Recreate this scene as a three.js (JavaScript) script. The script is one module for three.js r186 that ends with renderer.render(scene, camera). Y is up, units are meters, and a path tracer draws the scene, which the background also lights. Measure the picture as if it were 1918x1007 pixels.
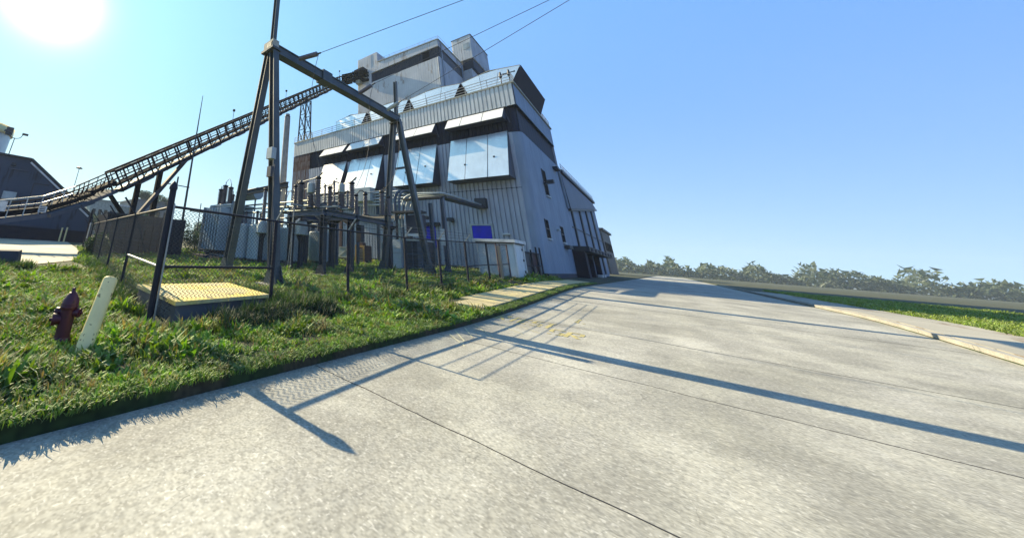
import * as THREE from 'three';
import { mergeGeometries } from 'three/addons/utils/BufferGeometryUtils.js';

// ------------------------------------------------------------------ camera, sky, sun, exposure
const scene = new THREE.Scene();
const camera = new THREE.PerspectiveCamera(81.77, 1918 / 1007, 0.1, 3000);
camera.matrixAutoUpdate = true;
{
  const m = new THREE.Matrix4().makeBasis(new THREE.Vector3(0.6580, 0.0704, -0.7497), new THREE.Vector3(0.1984, 0.9449, 0.2605), new THREE.Vector3(0.7264, -0.3201, 0.6082));
  camera.quaternion.setFromRotationMatrix(m);
  camera.position.set(0, 1.6, 0);
  camera.setViewOffset(1918, 1007, 423.84, 239.36, 1918, 1007);   // the lens axis stands off the middle of the frame
}
const SUN = new THREE.Vector3(-0.85, 0.53, 0.055).normalize();
const renderer = new THREE.WebGLRenderer({ antialias: true });
renderer.toneMapping = THREE.LinearToneMapping;
renderer.toneMappingExposure = 2.6;
renderer.shadowMap.enabled = true;
{
  const W = 1024, H = 512, data = new Float32Array(W * H * 4);
  const ss = (a, b, x) => { const t = Math.min(1, Math.max(0, (x - a) / (b - a))); return t * t * (3 - 2 * t); };
  for (let r = 0; r < H; r++) {
    const el = ((r + 0.5) / H - 0.5) * Math.PI, y = Math.sin(el), c = Math.cos(el);
    for (let k = 0; k < W; k++) {
      const az = ((k + 0.5) / W - 0.5) * 2 * Math.PI, x = Math.cos(az) * c, z = Math.sin(az) * c;
      const th = Math.acos(Math.min(1, Math.max(-1, x * SUN.x + y * SUN.y + z * SUN.z))) * 57.2958;
      const hz = Math.exp(-Math.max(0, y) * 5.5), wide = Math.exp(-th / 60), core = Math.exp(-Math.pow(th / 3.6, 1.7)), deep = 1 - 0.5 * ss(0.6, 1, y);
      const s = [(0.055 * deep + 0.28 * hz + 0.54 * wide + 0.95 * hz * wide + 4 * core) / 2.6, (0.225 * deep + 0.44 * hz + 0.94 * wide + 0.5 * hz * wide + 4 * core) / 2.6, (1.0 * deep + 0.15 * hz + 0.35 * wide + 3 * core) / 2.6];
      const g = ss(0.0, -0.06, y);
      const o = (r * W + k) * 4;
      const gr = [0.08, 0.085, 0.075];
      for (let i = 0; i < 3; i++) data[o + i] = s[i] * (1 - g) + gr[i] * g;
      data[o + 3] = 1;
    }
  }
  const t = new THREE.DataTexture(data, W, H, THREE.RGBAFormat, THREE.FloatType);
  t.mapping = THREE.EquirectangularReflectionMapping; t.magFilter = THREE.LinearFilter; t.minFilter = THREE.LinearFilter; t.needsUpdate = true;
  scene.background = t; scene.environment = t;
}
scene.fog = new THREE.FogExp2(new THREE.Color().setRGB(0.70, 0.85, 1.0), 0.0004);
const sun = new THREE.DirectionalLight(0xffebc0, 5);
sun.position.copy(SUN).multiplyScalar(200); sun.target.position.set(0, 0, 0);
sun.castShadow = true; sun.shadow.mapSize.set(4096, 4096); sun.shadow.radius = 0.7;
Object.assign(sun.shadow.camera, { left: -110, right: 110, top: 110, bottom: -110, near: 1, far: 500 });
scene.add(sun); scene.add(sun.target);

// ------------------------------------------------------------------ helpers
let seed = 7;
const rnd = () => { seed = (seed * 1664525 + 1013904223) >>> 0; return seed / 4294967296; };
const rr = (a, b) => a + (b - a) * rnd();
const V = (x, y, z) => new THREE.Vector3(x, y, z);
const lerp = (a, b, t) => a + (b - a) * t;
const sstep = (a, b, x) => { const t = Math.min(1, Math.max(0, (x - a) / (b - a))); return t * t * (3 - 2 * t); };
const G = (z) => 0.52 * sstep(9, 30, -z);                          // the yard and the street rise gently away from the hydrant
const used = {}, BASE = new Map();
const numbered = (n) => { const k = used[n] = (used[n] ?? -1) + 1; return k ? n + '_' + String(k).padStart(3, '0') : n; };
function thing(name, label, category, [x, y, z] = [0, 0, 0], group) {
  const o = new THREE.Group(); o.name = numbered(name); o.position.set(x, y, z); scene.add(o); BASE.set(o, V(x, y, z));
  o.userData = { label, category }; if (group) o.userData.group = group;
  return o;
}
function tag(o, label, category, group) { o.userData.label = label; o.userData.category = category; if (group) o.userData.group = group; return o; }
function uvBox(g) {                                                // uv in metres, projected along the main direction of each face
  const p = g.attributes.position, uv = new Float32Array(p.count * 2), a = V(0, 0, 0), b = V(0, 0, 0), c = V(0, 0, 0), n = V(0, 0, 0);
  for (let i = 0; i < p.count; i += 3) {
    a.fromBufferAttribute(p, i); b.fromBufferAttribute(p, i + 1); c.fromBufferAttribute(p, i + 2);
    n.copy(b).sub(a).cross(c.clone().sub(a));
    const ax = Math.abs(n.x), ay = Math.abs(n.y), az = Math.abs(n.z);
    [a, b, c].forEach((q, k) => { const o = (i + k) * 2; if (ay >= ax && ay >= az) { uv[o] = q.x; uv[o + 1] = q.z; } else if (ax >= az) { uv[o] = q.z; uv[o + 1] = q.y; } else { uv[o] = q.x; uv[o + 1] = q.y; } });
  }
  g.setAttribute('uv', new THREE.BufferAttribute(uv, 2));
}
class MB {
  constructor() { this.g = []; }
  add(g, m) { let q = g.index ? g.toNonIndexed() : g.clone(); if (m) q.applyMatrix4(m); for (const k of Object.keys(q.attributes)) if (!['position', 'normal'].includes(k)) q.deleteAttribute(k); if (!q.attributes.normal) q.computeVertexNormals(); this.g.push(q); return this; }
  box(x0, y0, z0, x1, y1, z1) { return this.add(new THREE.BoxGeometry(Math.abs(x1 - x0), Math.abs(y1 - y0), Math.abs(z1 - z0)), new THREE.Matrix4().makeTranslation((x0 + x1) / 2, (y0 + y1) / 2, (z0 + z1) / 2)); }
  bar(p, q, w, h, up = [0, 1, 0]) {                                // a box from p to q: w across, h along up
    const d = V(...q).sub(V(...p)), L = d.length(); d.normalize();
    let u = V(...up); if (Math.abs(u.dot(d)) > 0.98) u = Math.abs(d.x) > 0.9 ? V(0, 1, 0) : V(1, 0, 0);
    const s = d.clone().cross(u).normalize(), n = s.clone().cross(d).normalize();
    const m = new THREE.Matrix4().makeBasis(s, n, d.clone()); m.setPosition((p[0] + q[0]) / 2, (p[1] + q[1]) / 2, (p[2] + q[2]) / 2);
    if (m.determinant() < 0) { const e = m.elements; e[0] *= -1; e[1] *= -1; e[2] *= -1; }
    return this.add(new THREE.BoxGeometry(w, h, L), m);
  }
  hbeam(p, q, w, h, up, t = 0.03) {                                // flanges across w, web along h
    const d = V(...q).sub(V(...p)).normalize(); let u = V(...up); u.addScaledVector(d, -u.dot(d)).normalize();
    for (const s of [-1, 1]) { const o = u.clone().multiplyScalar(s * (h / 2 - t / 2)); this.bar([p[0] + o.x, p[1] + o.y, p[2] + o.z], [q[0] + o.x, q[1] + o.y, q[2] + o.z], w, t, u.toArray()); }
    return this.bar(p, q, t, h - 2 * t, u.toArray());
  }
  tube(p, q, r, n = 8, r2 = r) {
    const d = V(...q).sub(V(...p)), L = d.length(), g = new THREE.CylinderGeometry(r2, r, L, n);
    const m = new THREE.Matrix4().makeRotationFromQuaternion(new THREE.Quaternion().setFromUnitVectors(V(0, 1, 0), d.normalize())); m.setPosition((p[0] + q[0]) / 2, (p[1] + q[1]) / 2, (p[2] + q[2]) / 2);
    return this.add(g, m);
  }
  path(pts, r, n = 6, seg = 32) { return this.add(new THREE.TubeGeometry(new THREE.CatmullRomCurve3(pts.map((p) => V(...p))), seg, r, n)); }
  lathe(prof, [x, y, z], n = 20) { return this.add(new THREE.LatheGeometry(prof.map((p) => new THREE.Vector2(...p)), n), new THREE.Matrix4().makeTranslation(x, y, z)); }
  ball([x, y, z], r, sy = 1) { return this.add(new THREE.SphereGeometry(r, 12, 8), new THREE.Matrix4().makeTranslation(x, y, z).scale(V(1, sy, 1))); }
  hexa(b, t) {                                                     // b and t: four points each, both in the same order round
    const v = [], quad = (a, b_, c, d) => v.push(...a, ...b_, ...c, ...a, ...c, ...d);
    quad(b[0], b[1], b[2], b[3]); quad(t[3], t[2], t[1], t[0]);
    for (let i = 0; i < 4; i++) { const j = (i + 1) % 4; quad(b[j], b[i], t[i], t[j]); }
    const g = new THREE.BufferGeometry(); g.setAttribute('position', new THREE.BufferAttribute(new Float32Array(v), 3)); g.computeVertexNormals(); return this.add(g);
  }
  slab(pts, th) {                                                  // a sheet through four points, th thick along its normal
    const a = V(...pts[0]), n = V(...pts[1]).sub(a).cross(V(...pts[3]).sub(a)).normalize().multiplyScalar(th);
    return this.hexa(pts, pts.map((p) => [p[0] + n.x, p[1] + n.y, p[2] + n.z]));
  }
  poly(pts, map, depth) {                                          // an outline in u,v carried to the world by map(u, v, w), depth thick along w
    const g = new THREE.ExtrudeGeometry(new THREE.Shape(pts.map((p) => new THREE.Vector2(...p))), { depth, bevelEnabled: false });
    const p = g.attributes.position; for (let i = 0; i < p.count; i++) p.setXYZ(i, ...map(p.getX(i), p.getY(i), p.getZ(i)));
    g.deleteAttribute('normal'); return this.add(g);
  }
  corr(u0, u1, v0, v1, period, depth, map) {                       // ribbed sheet: map(u, out, v)
    const pts = []; const n = Math.max(1, Math.round((u1 - u0) / period)), w = (u1 - u0) / n;
    for (let i = 0; i < n; i++) { const a = u0 + i * w; pts.push([a, 0], [a + w * 0.16, 0], [a + w * 0.24, depth], [a + w * 0.92, depth]); }
    pts.push([u1, 0]);
    const v = [];
    for (let i = 0; i + 1 < pts.length; i++) { const [a, oa] = pts[i], [b, ob] = pts[i + 1]; v.push(...map(a, oa, v0), ...map(b, ob, v0), ...map(b, ob, v1), ...map(a, oa, v0), ...map(b, ob, v1), ...map(a, oa, v1)); }
    const g = new THREE.BufferGeometry(); g.setAttribute('position', new THREE.BufferAttribute(new Float32Array(v), 3)); g.computeVertexNormals(); return this.add(g);
  }
  build(name, mat, parent) {
    const g = mergeGeometries(this.g); uvBox(g);
    const base = parent ? BASE.get(parent) : V(0, 0, 0); g.translate(-base.x, -base.y, -base.z);
    const m = new THREE.Mesh(g, mat); m.castShadow = m.receiveShadow = true; m.name = parent ? name : numbered(name); BASE.set(m, base); (parent ?? scene).add(m);
    if (!parent) BASE.set(m, V(0, 0, 0));
    return m;
  }
}
const mb = () => new MB();
function structure(m) { m.userData.kind = 'structure'; return m; }
function copy(o, label, [x, y, z], turn = 0, group) {
  const c = o.clone(); c.name = numbered(o.name.replace(/_\d+$/, '')); c.position.set(x, y, z); c.rotation.y = turn; c.userData = { ...o.userData, label }; if (group) c.userData.group = group;
  scene.add(c); return c;
}

// ------------------------------------------------------------------ procedural materials
const HN = 256, HASH = new Float32Array(HN * HN); for (let i = 0; i < HN * HN; i++) HASH[i] = rnd();
const lat = (x, y, p) => HASH[((((y % p) + p) % p) & 255) * HN + ((((x % p) + p) % p) & 255)];
function vn(x, y, p) { const xi = Math.floor(x), yi = Math.floor(y), fx = x - xi, fy = y - yi, u = fx * fx * (3 - 2 * fx), v = fy * fy * (3 - 2 * fy); return lerp(lerp(lat(xi, yi, p), lat(xi + 1, yi, p), u), lerp(lat(xi, yi + 1, p), lat(xi + 1, yi + 1, p), u), v); }
function fbm(u, v, f, oct = 4) { let s = 0, a = 0.5, n = 0; for (let i = 0; i < oct; i++) { s += a * vn(u * f, v * f, f); n += a; a *= 0.5; f *= 2; } return s / n; }
function tex(size, metres, fn, srgb = true) {
  const d = new Uint8Array(size * size * 4);
  for (let y = 0; y < size; y++) for (let x = 0; x < size; x++) { const c = fn(x / size, y / size), o = (y * size + x) * 4; for (let i = 0; i < 3; i++) { const l = Math.min(1, Math.max(0, Array.isArray(c) ? c[i] : c)); d[o + i] = Math.round(255 * (srgb ? (l <= 0.0031308 ? l * 12.92 : 1.055 * Math.pow(l, 1 / 2.4) - 0.055) : l)); } d[o + 3] = 255; }
  const t = new THREE.DataTexture(d, size, size); t.wrapS = t.wrapT = THREE.RepeatWrapping; t.magFilter = THREE.LinearFilter; t.minFilter = THREE.LinearMipmapLinearFilter; t.generateMipmaps = true;
  if (srgb) t.colorSpace = THREE.SRGBColorSpace; t.repeat.set(1 / metres, 1 / metres); t.needsUpdate = true; return t;
}
const mixc = (a, b, t) => a.map((v, i) => lerp(v, b[i], t));
const T = {
  grain: tex(256, 3, (u, v) => 0.62 + 0.5 * (fbm(u, v, 4, 6) - 0.5) + 0.25 * (vn(u * 128, v * 128, 128) - 0.5)),
  streak: tex(512, 9, (u, v) => 0.80 + 0.22 * (fbm(u, v * 0.25, 24, 3) - 0.5) + 0.26 * (fbm(u, v, 4, 5) - 0.5)),
  streak2: tex(512, 14, (u, v) => { const s = sstep(0.56, 0.74, fbm(u, v * 0.125, 40, 3)) * sstep(0.42, 0.62, fbm(u, v, 5, 4)); return mixc([0.8, 0.8, 0.8], [0.5, 0.42, 0.36], s).map((c) => c + 0.3 * (fbm(u, v, 6, 5) - 0.5)); }),
  gleam: tex(256, 5, (u, v) => 0.86 + 0.2 * (fbm(u, v, 5, 5) - 0.5) + 0.12 * (fbm(u, v * 0.25, 24, 3) - 0.5)),
  chip: tex(512, 0.7, (u, v) => { const c = sstep(0.74, 0.77, fbm(u, v, 12, 4)); return mixc([0.9, 0.9, 0.9], [0.26, 0.2, 0.16], c).map((k) => k + 0.16 * (fbm(u + 0.4, v, 6, 5) - 0.5)); }),
  rust: tex(256, 4, (u, v) => { const a = sstep(0.42, 0.62, fbm(u, v * 0.25, 16, 4)); return mixc([0.13, 0.10, 0.10], [0.06, 0.018, 0.016], a).map((c) => c * (0.7 + 0.6 * fbm(u, v, 8, 4))); }),
  asphalt: tex(1024, 4.4, (u, v) => { const n = fbm(u, v, 6, 6), f = vn(u * 256, v * 256, 256), f2 = vn(u * 128 + 7, v * 128, 128), sp = sstep(0.80, 0.9, vn(u * 200 + 31, v * 200, 200)), k = Math.abs(fbm(u + 0.3, v * 0.5, 6, 5) - 0.5); const crack = 1 - 0.35 * (1 - sstep(0.0, 0.003, k)) * sstep(0.55, 0.66, fbm(u, v + 0.3, 4, 2)); return mixc([0.335, 0.335, 0.305], [0.27, 0.27, 0.25], sstep(0.3, 0.7, n)).map((c) => c * crack * (0.6 + 0.5 * f + 0.28 * f2) + 0.12 * sp); }),
  walk: tex(256, 2.4, (u, v) => { const n = fbm(u, v, 6, 5); return mixc([0.50, 0.43, 0.22], [0.40, 0.35, 0.21], sstep(0.35, 0.65, n)).map((c) => c * (0.8 + 0.35 * vn(u * 128, v * 128, 128))); }),
  slab: tex(512, 5, (u, v) => { const n = fbm(u, v, 6, 5), s = sstep(0.66, 0.74, fbm(u + 0.5, v + 0.2, 14, 3)); return mixc(mixc([0.56, 0.45, 0.12], [0.44, 0.38, 0.20], sstep(0.42, 0.62, n)), [0.12, 0.11, 0.09], s * 0.8).map((c) => c * (0.85 + 0.3 * vn(u * 128, v * 128, 128))); }),
  soil: tex(512, 6, (u, v) => { const n = fbm(u, v, 8, 5); return mixc([0.022, 0.036, 0.008], [0.05, 0.04, 0.02], sstep(0.45, 0.68, n)).map((c) => c * (0.6 + 0.8 * vn(u * 128, v * 128, 128))); }),
  apron: tex(512, 12, (u, v) => { const n = fbm(u, v, 6, 6), k = Math.abs(fbm(u + 0.1, v + 0.4, 5, 3) - 0.5); return mixc([0.42, 0.38, 0.29], [0.30, 0.28, 0.22], sstep(0.35, 0.65, n)).map((c) => c * (1 - 0.45 * (1 - sstep(0, 0.008, k)))); }),
  bump: tex(256, 1.2, (u, v) => fbm(u, v, 8, 5), false),
  wave: tex(256, 2.6, (u, v) => fbm(u, v, 3, 2), false),
};
const mat = (rgb, o = {}) => { const { map, phys, ...rest } = o; const m = new (phys ? THREE.MeshPhysicalMaterial : THREE.MeshStandardMaterial)({ roughness: 0.7, metalness: 0, map: map ?? T.grain, ...rest }); m.color.setRGB(...rgb); m.side = THREE.DoubleSide; return m; };
const M = {
  gantry: mat([0.10, 0.115, 0.115], { roughness: 0.5 }),
  steelDark: mat([0.035, 0.037, 0.045], { roughness: 0.55 }),
  steelBlue: mat([0.09, 0.12, 0.17], { roughness: 0.5 }),
  galv: mat([0.42, 0.43, 0.43], { roughness: 0.45, metalness: 0.4 }),
  wire: mat([0.10, 0.10, 0.11], { roughness: 0.6 }),
  mesh: mat([0.07, 0.07, 0.085], { roughness: 0.6 }),
  post: mat([0.030, 0.030, 0.042], { phys: true, roughness: 0.6, specularIntensity: 0.5 }),
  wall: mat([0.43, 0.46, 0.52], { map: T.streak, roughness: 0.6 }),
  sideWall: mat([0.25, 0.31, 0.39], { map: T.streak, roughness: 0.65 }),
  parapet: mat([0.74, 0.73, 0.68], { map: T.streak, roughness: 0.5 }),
  core: mat([0.10, 0.10, 0.11]),
  band: mat([0.014, 0.014, 0.03], { map: T.streak, roughness: 0.75 }),
  hood: mat([0.94, 0.95, 0.96], { map: T.gleam, roughness: 0.27, metalness: 0.75, bumpMap: T.wave, bumpScale: 0.004 }),
  canopy: mat([0.94, 0.95, 0.96], { map: T.gleam, roughness: 0.3, metalness: 0.25 }),
  dullMetal: mat([0.075, 0.10, 0.15], { map: T.streak2, roughness: 0.55 }),
  cheek: mat([0.05, 0.055, 0.08], { map: T.streak, roughness: 0.5 }),
  trim: mat([0.55, 0.52, 0.40], { roughness: 0.6 }),
  rust: mat([1, 1, 1], { map: T.rust, roughness: 0.85 }),
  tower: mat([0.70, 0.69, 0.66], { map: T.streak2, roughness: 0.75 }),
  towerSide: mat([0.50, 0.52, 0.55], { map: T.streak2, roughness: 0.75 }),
  glass: mat([0.006, 0.007, 0.012], { phys: true, roughness: 0.9, specularIntensity: 0.1 }),
  maroon: mat([0.022, 0.012, 0.022], { roughness: 0.85 }),
  blue: mat([0.001, 0.01, 0.75], { roughness: 0.5 }),
  rail: mat([0.55, 0.56, 0.56], { roughness: 0.5 }),
  white: mat([0.78, 0.80, 0.78], { roughness: 0.5 }),
  porcelain: mat([0.20, 0.18, 0.20], { roughness: 0.25 }),
  greyPaint: mat([0.50, 0.56, 0.55], { roughness: 0.45 }),
  tank: mat([0.36, 0.43, 0.46], { roughness: 0.4, map: T.streak }),
  tankDark: mat([0.025, 0.03, 0.045], { roughness: 0.6 }),
  shelter: mat([0.62, 0.68, 0.70], { roughness: 0.5, map: T.streak }),
  concrete: mat([0.40, 0.39, 0.36], { roughness: 0.9, bumpMap: T.bump, bumpScale: 0.01 }),
  padSideShade: mat([0.13, 0.13, 0.13], { roughness: 0.95, map: T.streak2 }),  // grimy concrete with the shade of these faces put into its colour
  darkConc: mat([0.06, 0.06, 0.075], { roughness: 0.9, map: T.streak }),
  coal: mat([0.055, 0.07, 0.105], { roughness: 0.9, map: T.streak2 }),
  asphalt: mat([1, 1, 1], { map: T.asphalt, roughness: 0.85, bumpMap: T.bump, bumpScale: 0.006, vertexColors: true }),
  tar: mat([0.045, 0.045, 0.05], { roughness: 0.7 }),
  pale: mat([0.34, 0.33, 0.29], { roughness: 0.9, map: T.streak2 }),
  walk: mat([1, 1, 1], { map: T.walk, roughness: 0.85 }),
  slabTop: mat([1, 1, 1], { map: T.slab, roughness: 0.8 }),
  soil: mat([1, 1, 1], { map: T.soil, roughness: 1 }),
  apron: mat([1, 1, 1], { map: T.apron, roughness: 0.9 }),
  paint: mat([0.50, 0.44, 0.20], { roughness: 0.85 }),
  paleLine: mat([0.60, 0.58, 0.42], { roughness: 0.8 }),
  cream: mat([0.86, 0.69, 0.31], { roughness: 0.5, map: T.chip, bumpMap: T.bump, bumpScale: 0.004 }),
  red: mat([0.045, 0.001, 0.018], { roughness: 0.5, map: T.chip }),
  orange: mat([0.50, 0.30, 0.09], { roughness: 0.7, map: T.streak }),
  brown: mat([0.10, 0.05, 0.045], { roughness: 0.8, map: T.streak }),
  wood: mat([0.26, 0.22, 0.15], { roughness: 0.85, map: T.streak }),
  conveyor: mat([0.014, 0.013, 0.02], { phys: true, roughness: 0.9, specularIntensity: 0.25 }),
  lowDeck: mat([0.10, 0.115, 0.15], { phys: true, roughness: 0.9, specularIntensity: 0.3, map: T.streak }),
  conveyorPlate: mat([0.05, 0.052, 0.07], { roughness: 0.7, map: T.streak }),
  far: mat([0.42, 0.46, 0.40], { roughness: 0.9 }),
  farDark: mat([0.20, 0.22, 0.23], { roughness: 0.9 }),
  copper: mat([0.22, 0.26, 0.24], { roughness: 0.4, metalness: 0.6 }),
};
const leafMat = (rgb) => { const m = mat(rgb, { phys: true, map: T.grain, roughness: 0.85, transmission: 0.45, thickness: 0 }); return m; };
M.leafA = leafMat([0.38, 0.58, 0.012]); M.leafB = leafMat([0.25, 0.48, 0.012]); M.leafC = leafMat([0.40, 0.36, 0.09]); M.leafDark = leafMat([0.05, 0.10, 0.02]); M.leafWeedShade = leafMat([0.10, 0.21, 0.02]);

// ------------------------------------------------------------------ ground, street, pavement
{
  const xs = [], zs = [];
  for (let x = -900; x < -80; x += 60) xs.push(x);
  for (let x = -80; x < -4.2; x += 2.4) xs.push(x);
  xs.push(-3.98, -3.94, -1, 2, 5.16, 5.2, 8, 14, 30, 60, 120, 300, 900);
  for (let z = 700; z > 40; z -= 80) zs.push(z);
  for (let z = 40; z > -90; z -= 1.5) zs.push(z);
  for (let z = -90; z > -1100; z -= 60) zs.push(z);
  const pos = [], idx = [];
  for (const z of zs) for (const x of xs) {
    const lawn = x > -4.2 || x < -26 ? 0 : 0.05 * (fbm((x + 100) / 40, (z + 100) / 40, 16, 3) - 0.5);
    pos.push(x, G(z) - (x > -3.96 && x < 5.18 ? 0.13 : 0) + lawn, z);
  }
  for (let j = 0; j + 1 < zs.length; j++) for (let i = 0; i + 1 < xs.length; i++) { const a = j * xs.length + i, b = a + 1, c = a + xs.length, d = c + 1; idx.push(a, b, d, a, d, c); }
  const g = new THREE.BufferGeometry(); g.setAttribute('position', new THREE.Float32BufferAttribute(pos, 3)); g.setIndex(idx);
  structure(mb().add(g).build('ground', M.soil));
}
function strip(x0, x1, z0, z1, off, nx = 1, step = 1.5) {           // a sheet that follows the rise of the ground
  const pos = [], idx = [], n = Math.ceil(Math.abs(z1 - z0) / step);
  for (let j = 0; j <= n; j++) { const z = lerp(z0, z1, j / n); for (let i = 0; i <= nx; i++) pos.push(lerp(x0, x1, i / nx), G(z) + off, z); }
  for (let j = 0; j < n; j++) for (let i = 0; i < nx; i++) { const a = j * (nx + 1) + i, b = a + 1, c = a + nx + 1, d = c + 1; idx.push(a, b, d, a, d, c); }
  const g = new THREE.BufferGeometry(); g.setAttribute('position', new THREE.Float32BufferAttribute(pos, 3)); g.setIndex(idx); return g;
}
{ // the road, with broad patches of old and newer surface
  const r = structure(mb().add(strip(-3.93, 5.15, 60, -260, -0.122, 46, 0.25)).build('road', M.asphalt)), p = r.geometry.attributes.position, c = new Float32Array(p.count * 3);
  for (let i = 0; i < p.count; i++) { const x = p.getX(i), z = p.getZ(i), a = fbm(x / 22 + 3, z / 40 + 3, 20, 5), k = 0.84 + 0.5 * (a - 0.5) + (fbm(x / 60 + 8, z / 60 + 8, 30, 2) > 0.56 ? -0.05 : 0.03) - 0.14 * sstep(0.68, 0.72, fbm(x / 14 + 1, z / 14 + 2, 24, 2)); c[i * 3] = k; c[i * 3 + 1] = k; c[i * 3 + 2] = k * (0.97 + 0.06 * a); }
  r.geometry.setAttribute('color', new THREE.BufferAttribute(c, 3));
for (const [x0, z0, x1, z1, w] of [[-3.9, -4.2, 5.1, -3.9, 0.012], [-3.9, -8.4, 5.1, -8.6, 0.012], [-3.9, 0.9, 5.1, 1.1, 0.012], [-3.9, -13.4, 5.1, -13.2, 0.014], [-3.9, -20.4, 5.1, -20.2, 0.014]]) { const b = mb(), n = 70; let px = x0, pz = z0; for (let i = 1; i <= n; i++) { const t = i / n, qx = lerp(x0, x1, t), qz = lerp(z0, z1, t) + 0.1 * (fbm(t, x0 * z0 * 0.01 + 2, 16, 4) - 0.5); b.bar([px, G(pz) - 0.1195, pz], [qx + 0.01, G(qz) - 0.1195, qz], w * (0.4 + 1.2 * fbm(t, z0 * 0.013 + 1, 20, 3)), 0.004); px = qx; pz = qz; } b.build('joint', M.tar, r); }
}
{ // stones of the far kerb
  const k = new THREE.Group(); k.name = 'kerb'; k.userData.kind = 'structure'; k.position.set(5.25, 0, 0); BASE.set(k, V(5.25, 0, 0)); scene.add(k);
  for (let z = 12; z > -90; z -= 3) mb().bar([5.25, G(z) - 0.06, z], [5.25, G(z - 2.98) - 0.06, z - 2.98], 0.16, 0.17).build('kerb_stone', M.concrete, k);
}
{ const p = structure(mb().add(strip(5.34, 7.2, 40, -200, -0.03)).build('far_pavement', M.soil)); for (let z = 4; z > -60; z -= 1.9) mb().bar([6.26, G(z) + 0.0 + rr(-0.012, 0.012), z], [6.26, G(z - 1.87) + rr(-0.012, 0.012), z - 1.87], 1.78, 0.06).build('slab', M.pale, p); }
{ // pavement slabs along the fence, each one a piece
  const p = structure(mb().add(strip(-5.75, -4.3, -12.6, -37.4, 0.006)).build('pavement', M.soil));
  let z = -12.9; let k = 0;
  while (z > -37) { const z2 = z - 1.62 + 0.03, e = k === 0 ? 0.35 : 0; const b = mb().bar([-5.02 + e / 2, G(z) + 0.02 + rr(-0.008, 0.008), z], [-5.02 + e / 2, G(z2) + 0.02 + rr(-0.008, 0.008), z2], 1.38 - e, 0.06); b.build('slab', M.walk, p); z -= 1.62; k++; }
}
structure(mb().add((() => { const s = new THREE.Shape([[-18.6, 1.2], [-22.6, 4.0], [-33, 5.4], [-75, 9.0], [-75, -40], [-14, -40], [-16.5, -6]].map((p) => new THREE.Vector2(p[0], p[1]))); const g = new THREE.ShapeGeometry(s); g.rotateX(-Math.PI / 2); g.translate(0, 0.03, 0); return g; })()).build('coal_yard_apron', M.apron));

// road lettering in worn yellow paint, and thin pale strips across the road
{
  const o = thing('road_marking', 'worn yellow painted lettering on the grey road beside the kerb', 'road marking', [-2.9, -0.1, -12.6]);
  const stroke = (x0, z0, x1, z1, w) => { const b = mb(); b.bar([x0, G(z0) - 0.1165, z0], [x1, G(z1) - 0.1165, z1], w, 0.003); return b; };
  const seg = { T: [[0, 1, 1, 1], [0.5, 0, 0.5, 1]], E: [[0, 0, 0, 1], [0, 1, 1, 1], [0, 0.5, 0.8, 0.5], [0, 0, 1, 0]], R: [[0, 0, 0, 1], [0, 1, 1, 1], [1, 1, 1, 0.55], [0, 0.5, 1, 0.5], [0.3, 0.5, 1, 0]], S: [[0, 0, 1, 0], [1, 0, 1, 0.5], [0, 0.5, 1, 0.5], [0, 0.5, 0, 1], [0, 1, 1, 1]], L: [[0, 0, 0, 1], [0, 0, 1, 0]] };
  const word = (txt, x, z, w, h, gap) => { for (const ch of txt) { for (const s of seg[ch]) { const n = 3; for (let i = 0; i < n; i++) { if (rnd() < 0.1) continue; const t0 = i / n, t1 = (i + 0.9) / n; stroke(x + w * lerp(s[0], s[2], t0), z - h * lerp(s[1], s[3], t0), x + w * lerp(s[0], s[2], t1), z - h * lerp(s[1], s[3], t1), rr(0.07, 0.1)).build('letter_stroke', M.paint, o); } } x += w + gap; } };
  word('RTEST', -4.0 + 0.15, -12.35, 0.20, 0.85, 0.09);
  word('SR', -2.42, -11.55, 0.26, 0.8, 0.1); word('L', -2.2, -14.3, 0.22, 0.8, 0.1);
  const q = thing('thin_pale_strip', 'thin pale parallel strips across the near road', 'road marking', [-3.3, -0.12, -10]);
  for (const [a, b, c, d] of [[-3.75, -11.6, -2.75, -10.7], [-3.55, -12.2, -2.5, -11.3], [-3.85, -9.9, -3.3, -8.9], [-3.8, -9.2, -3.25, -8.3], [-3.75, -8.7, -3.1, -7.9], [-3.85, -10.6, -3.05, -9.5]]) mb().bar([a, G(b) - 0.1168, b], [c, G(d) - 0.1168, d], rr(0.02, 0.045), 0.003).build('line', M.paleLine, q);
}

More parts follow.
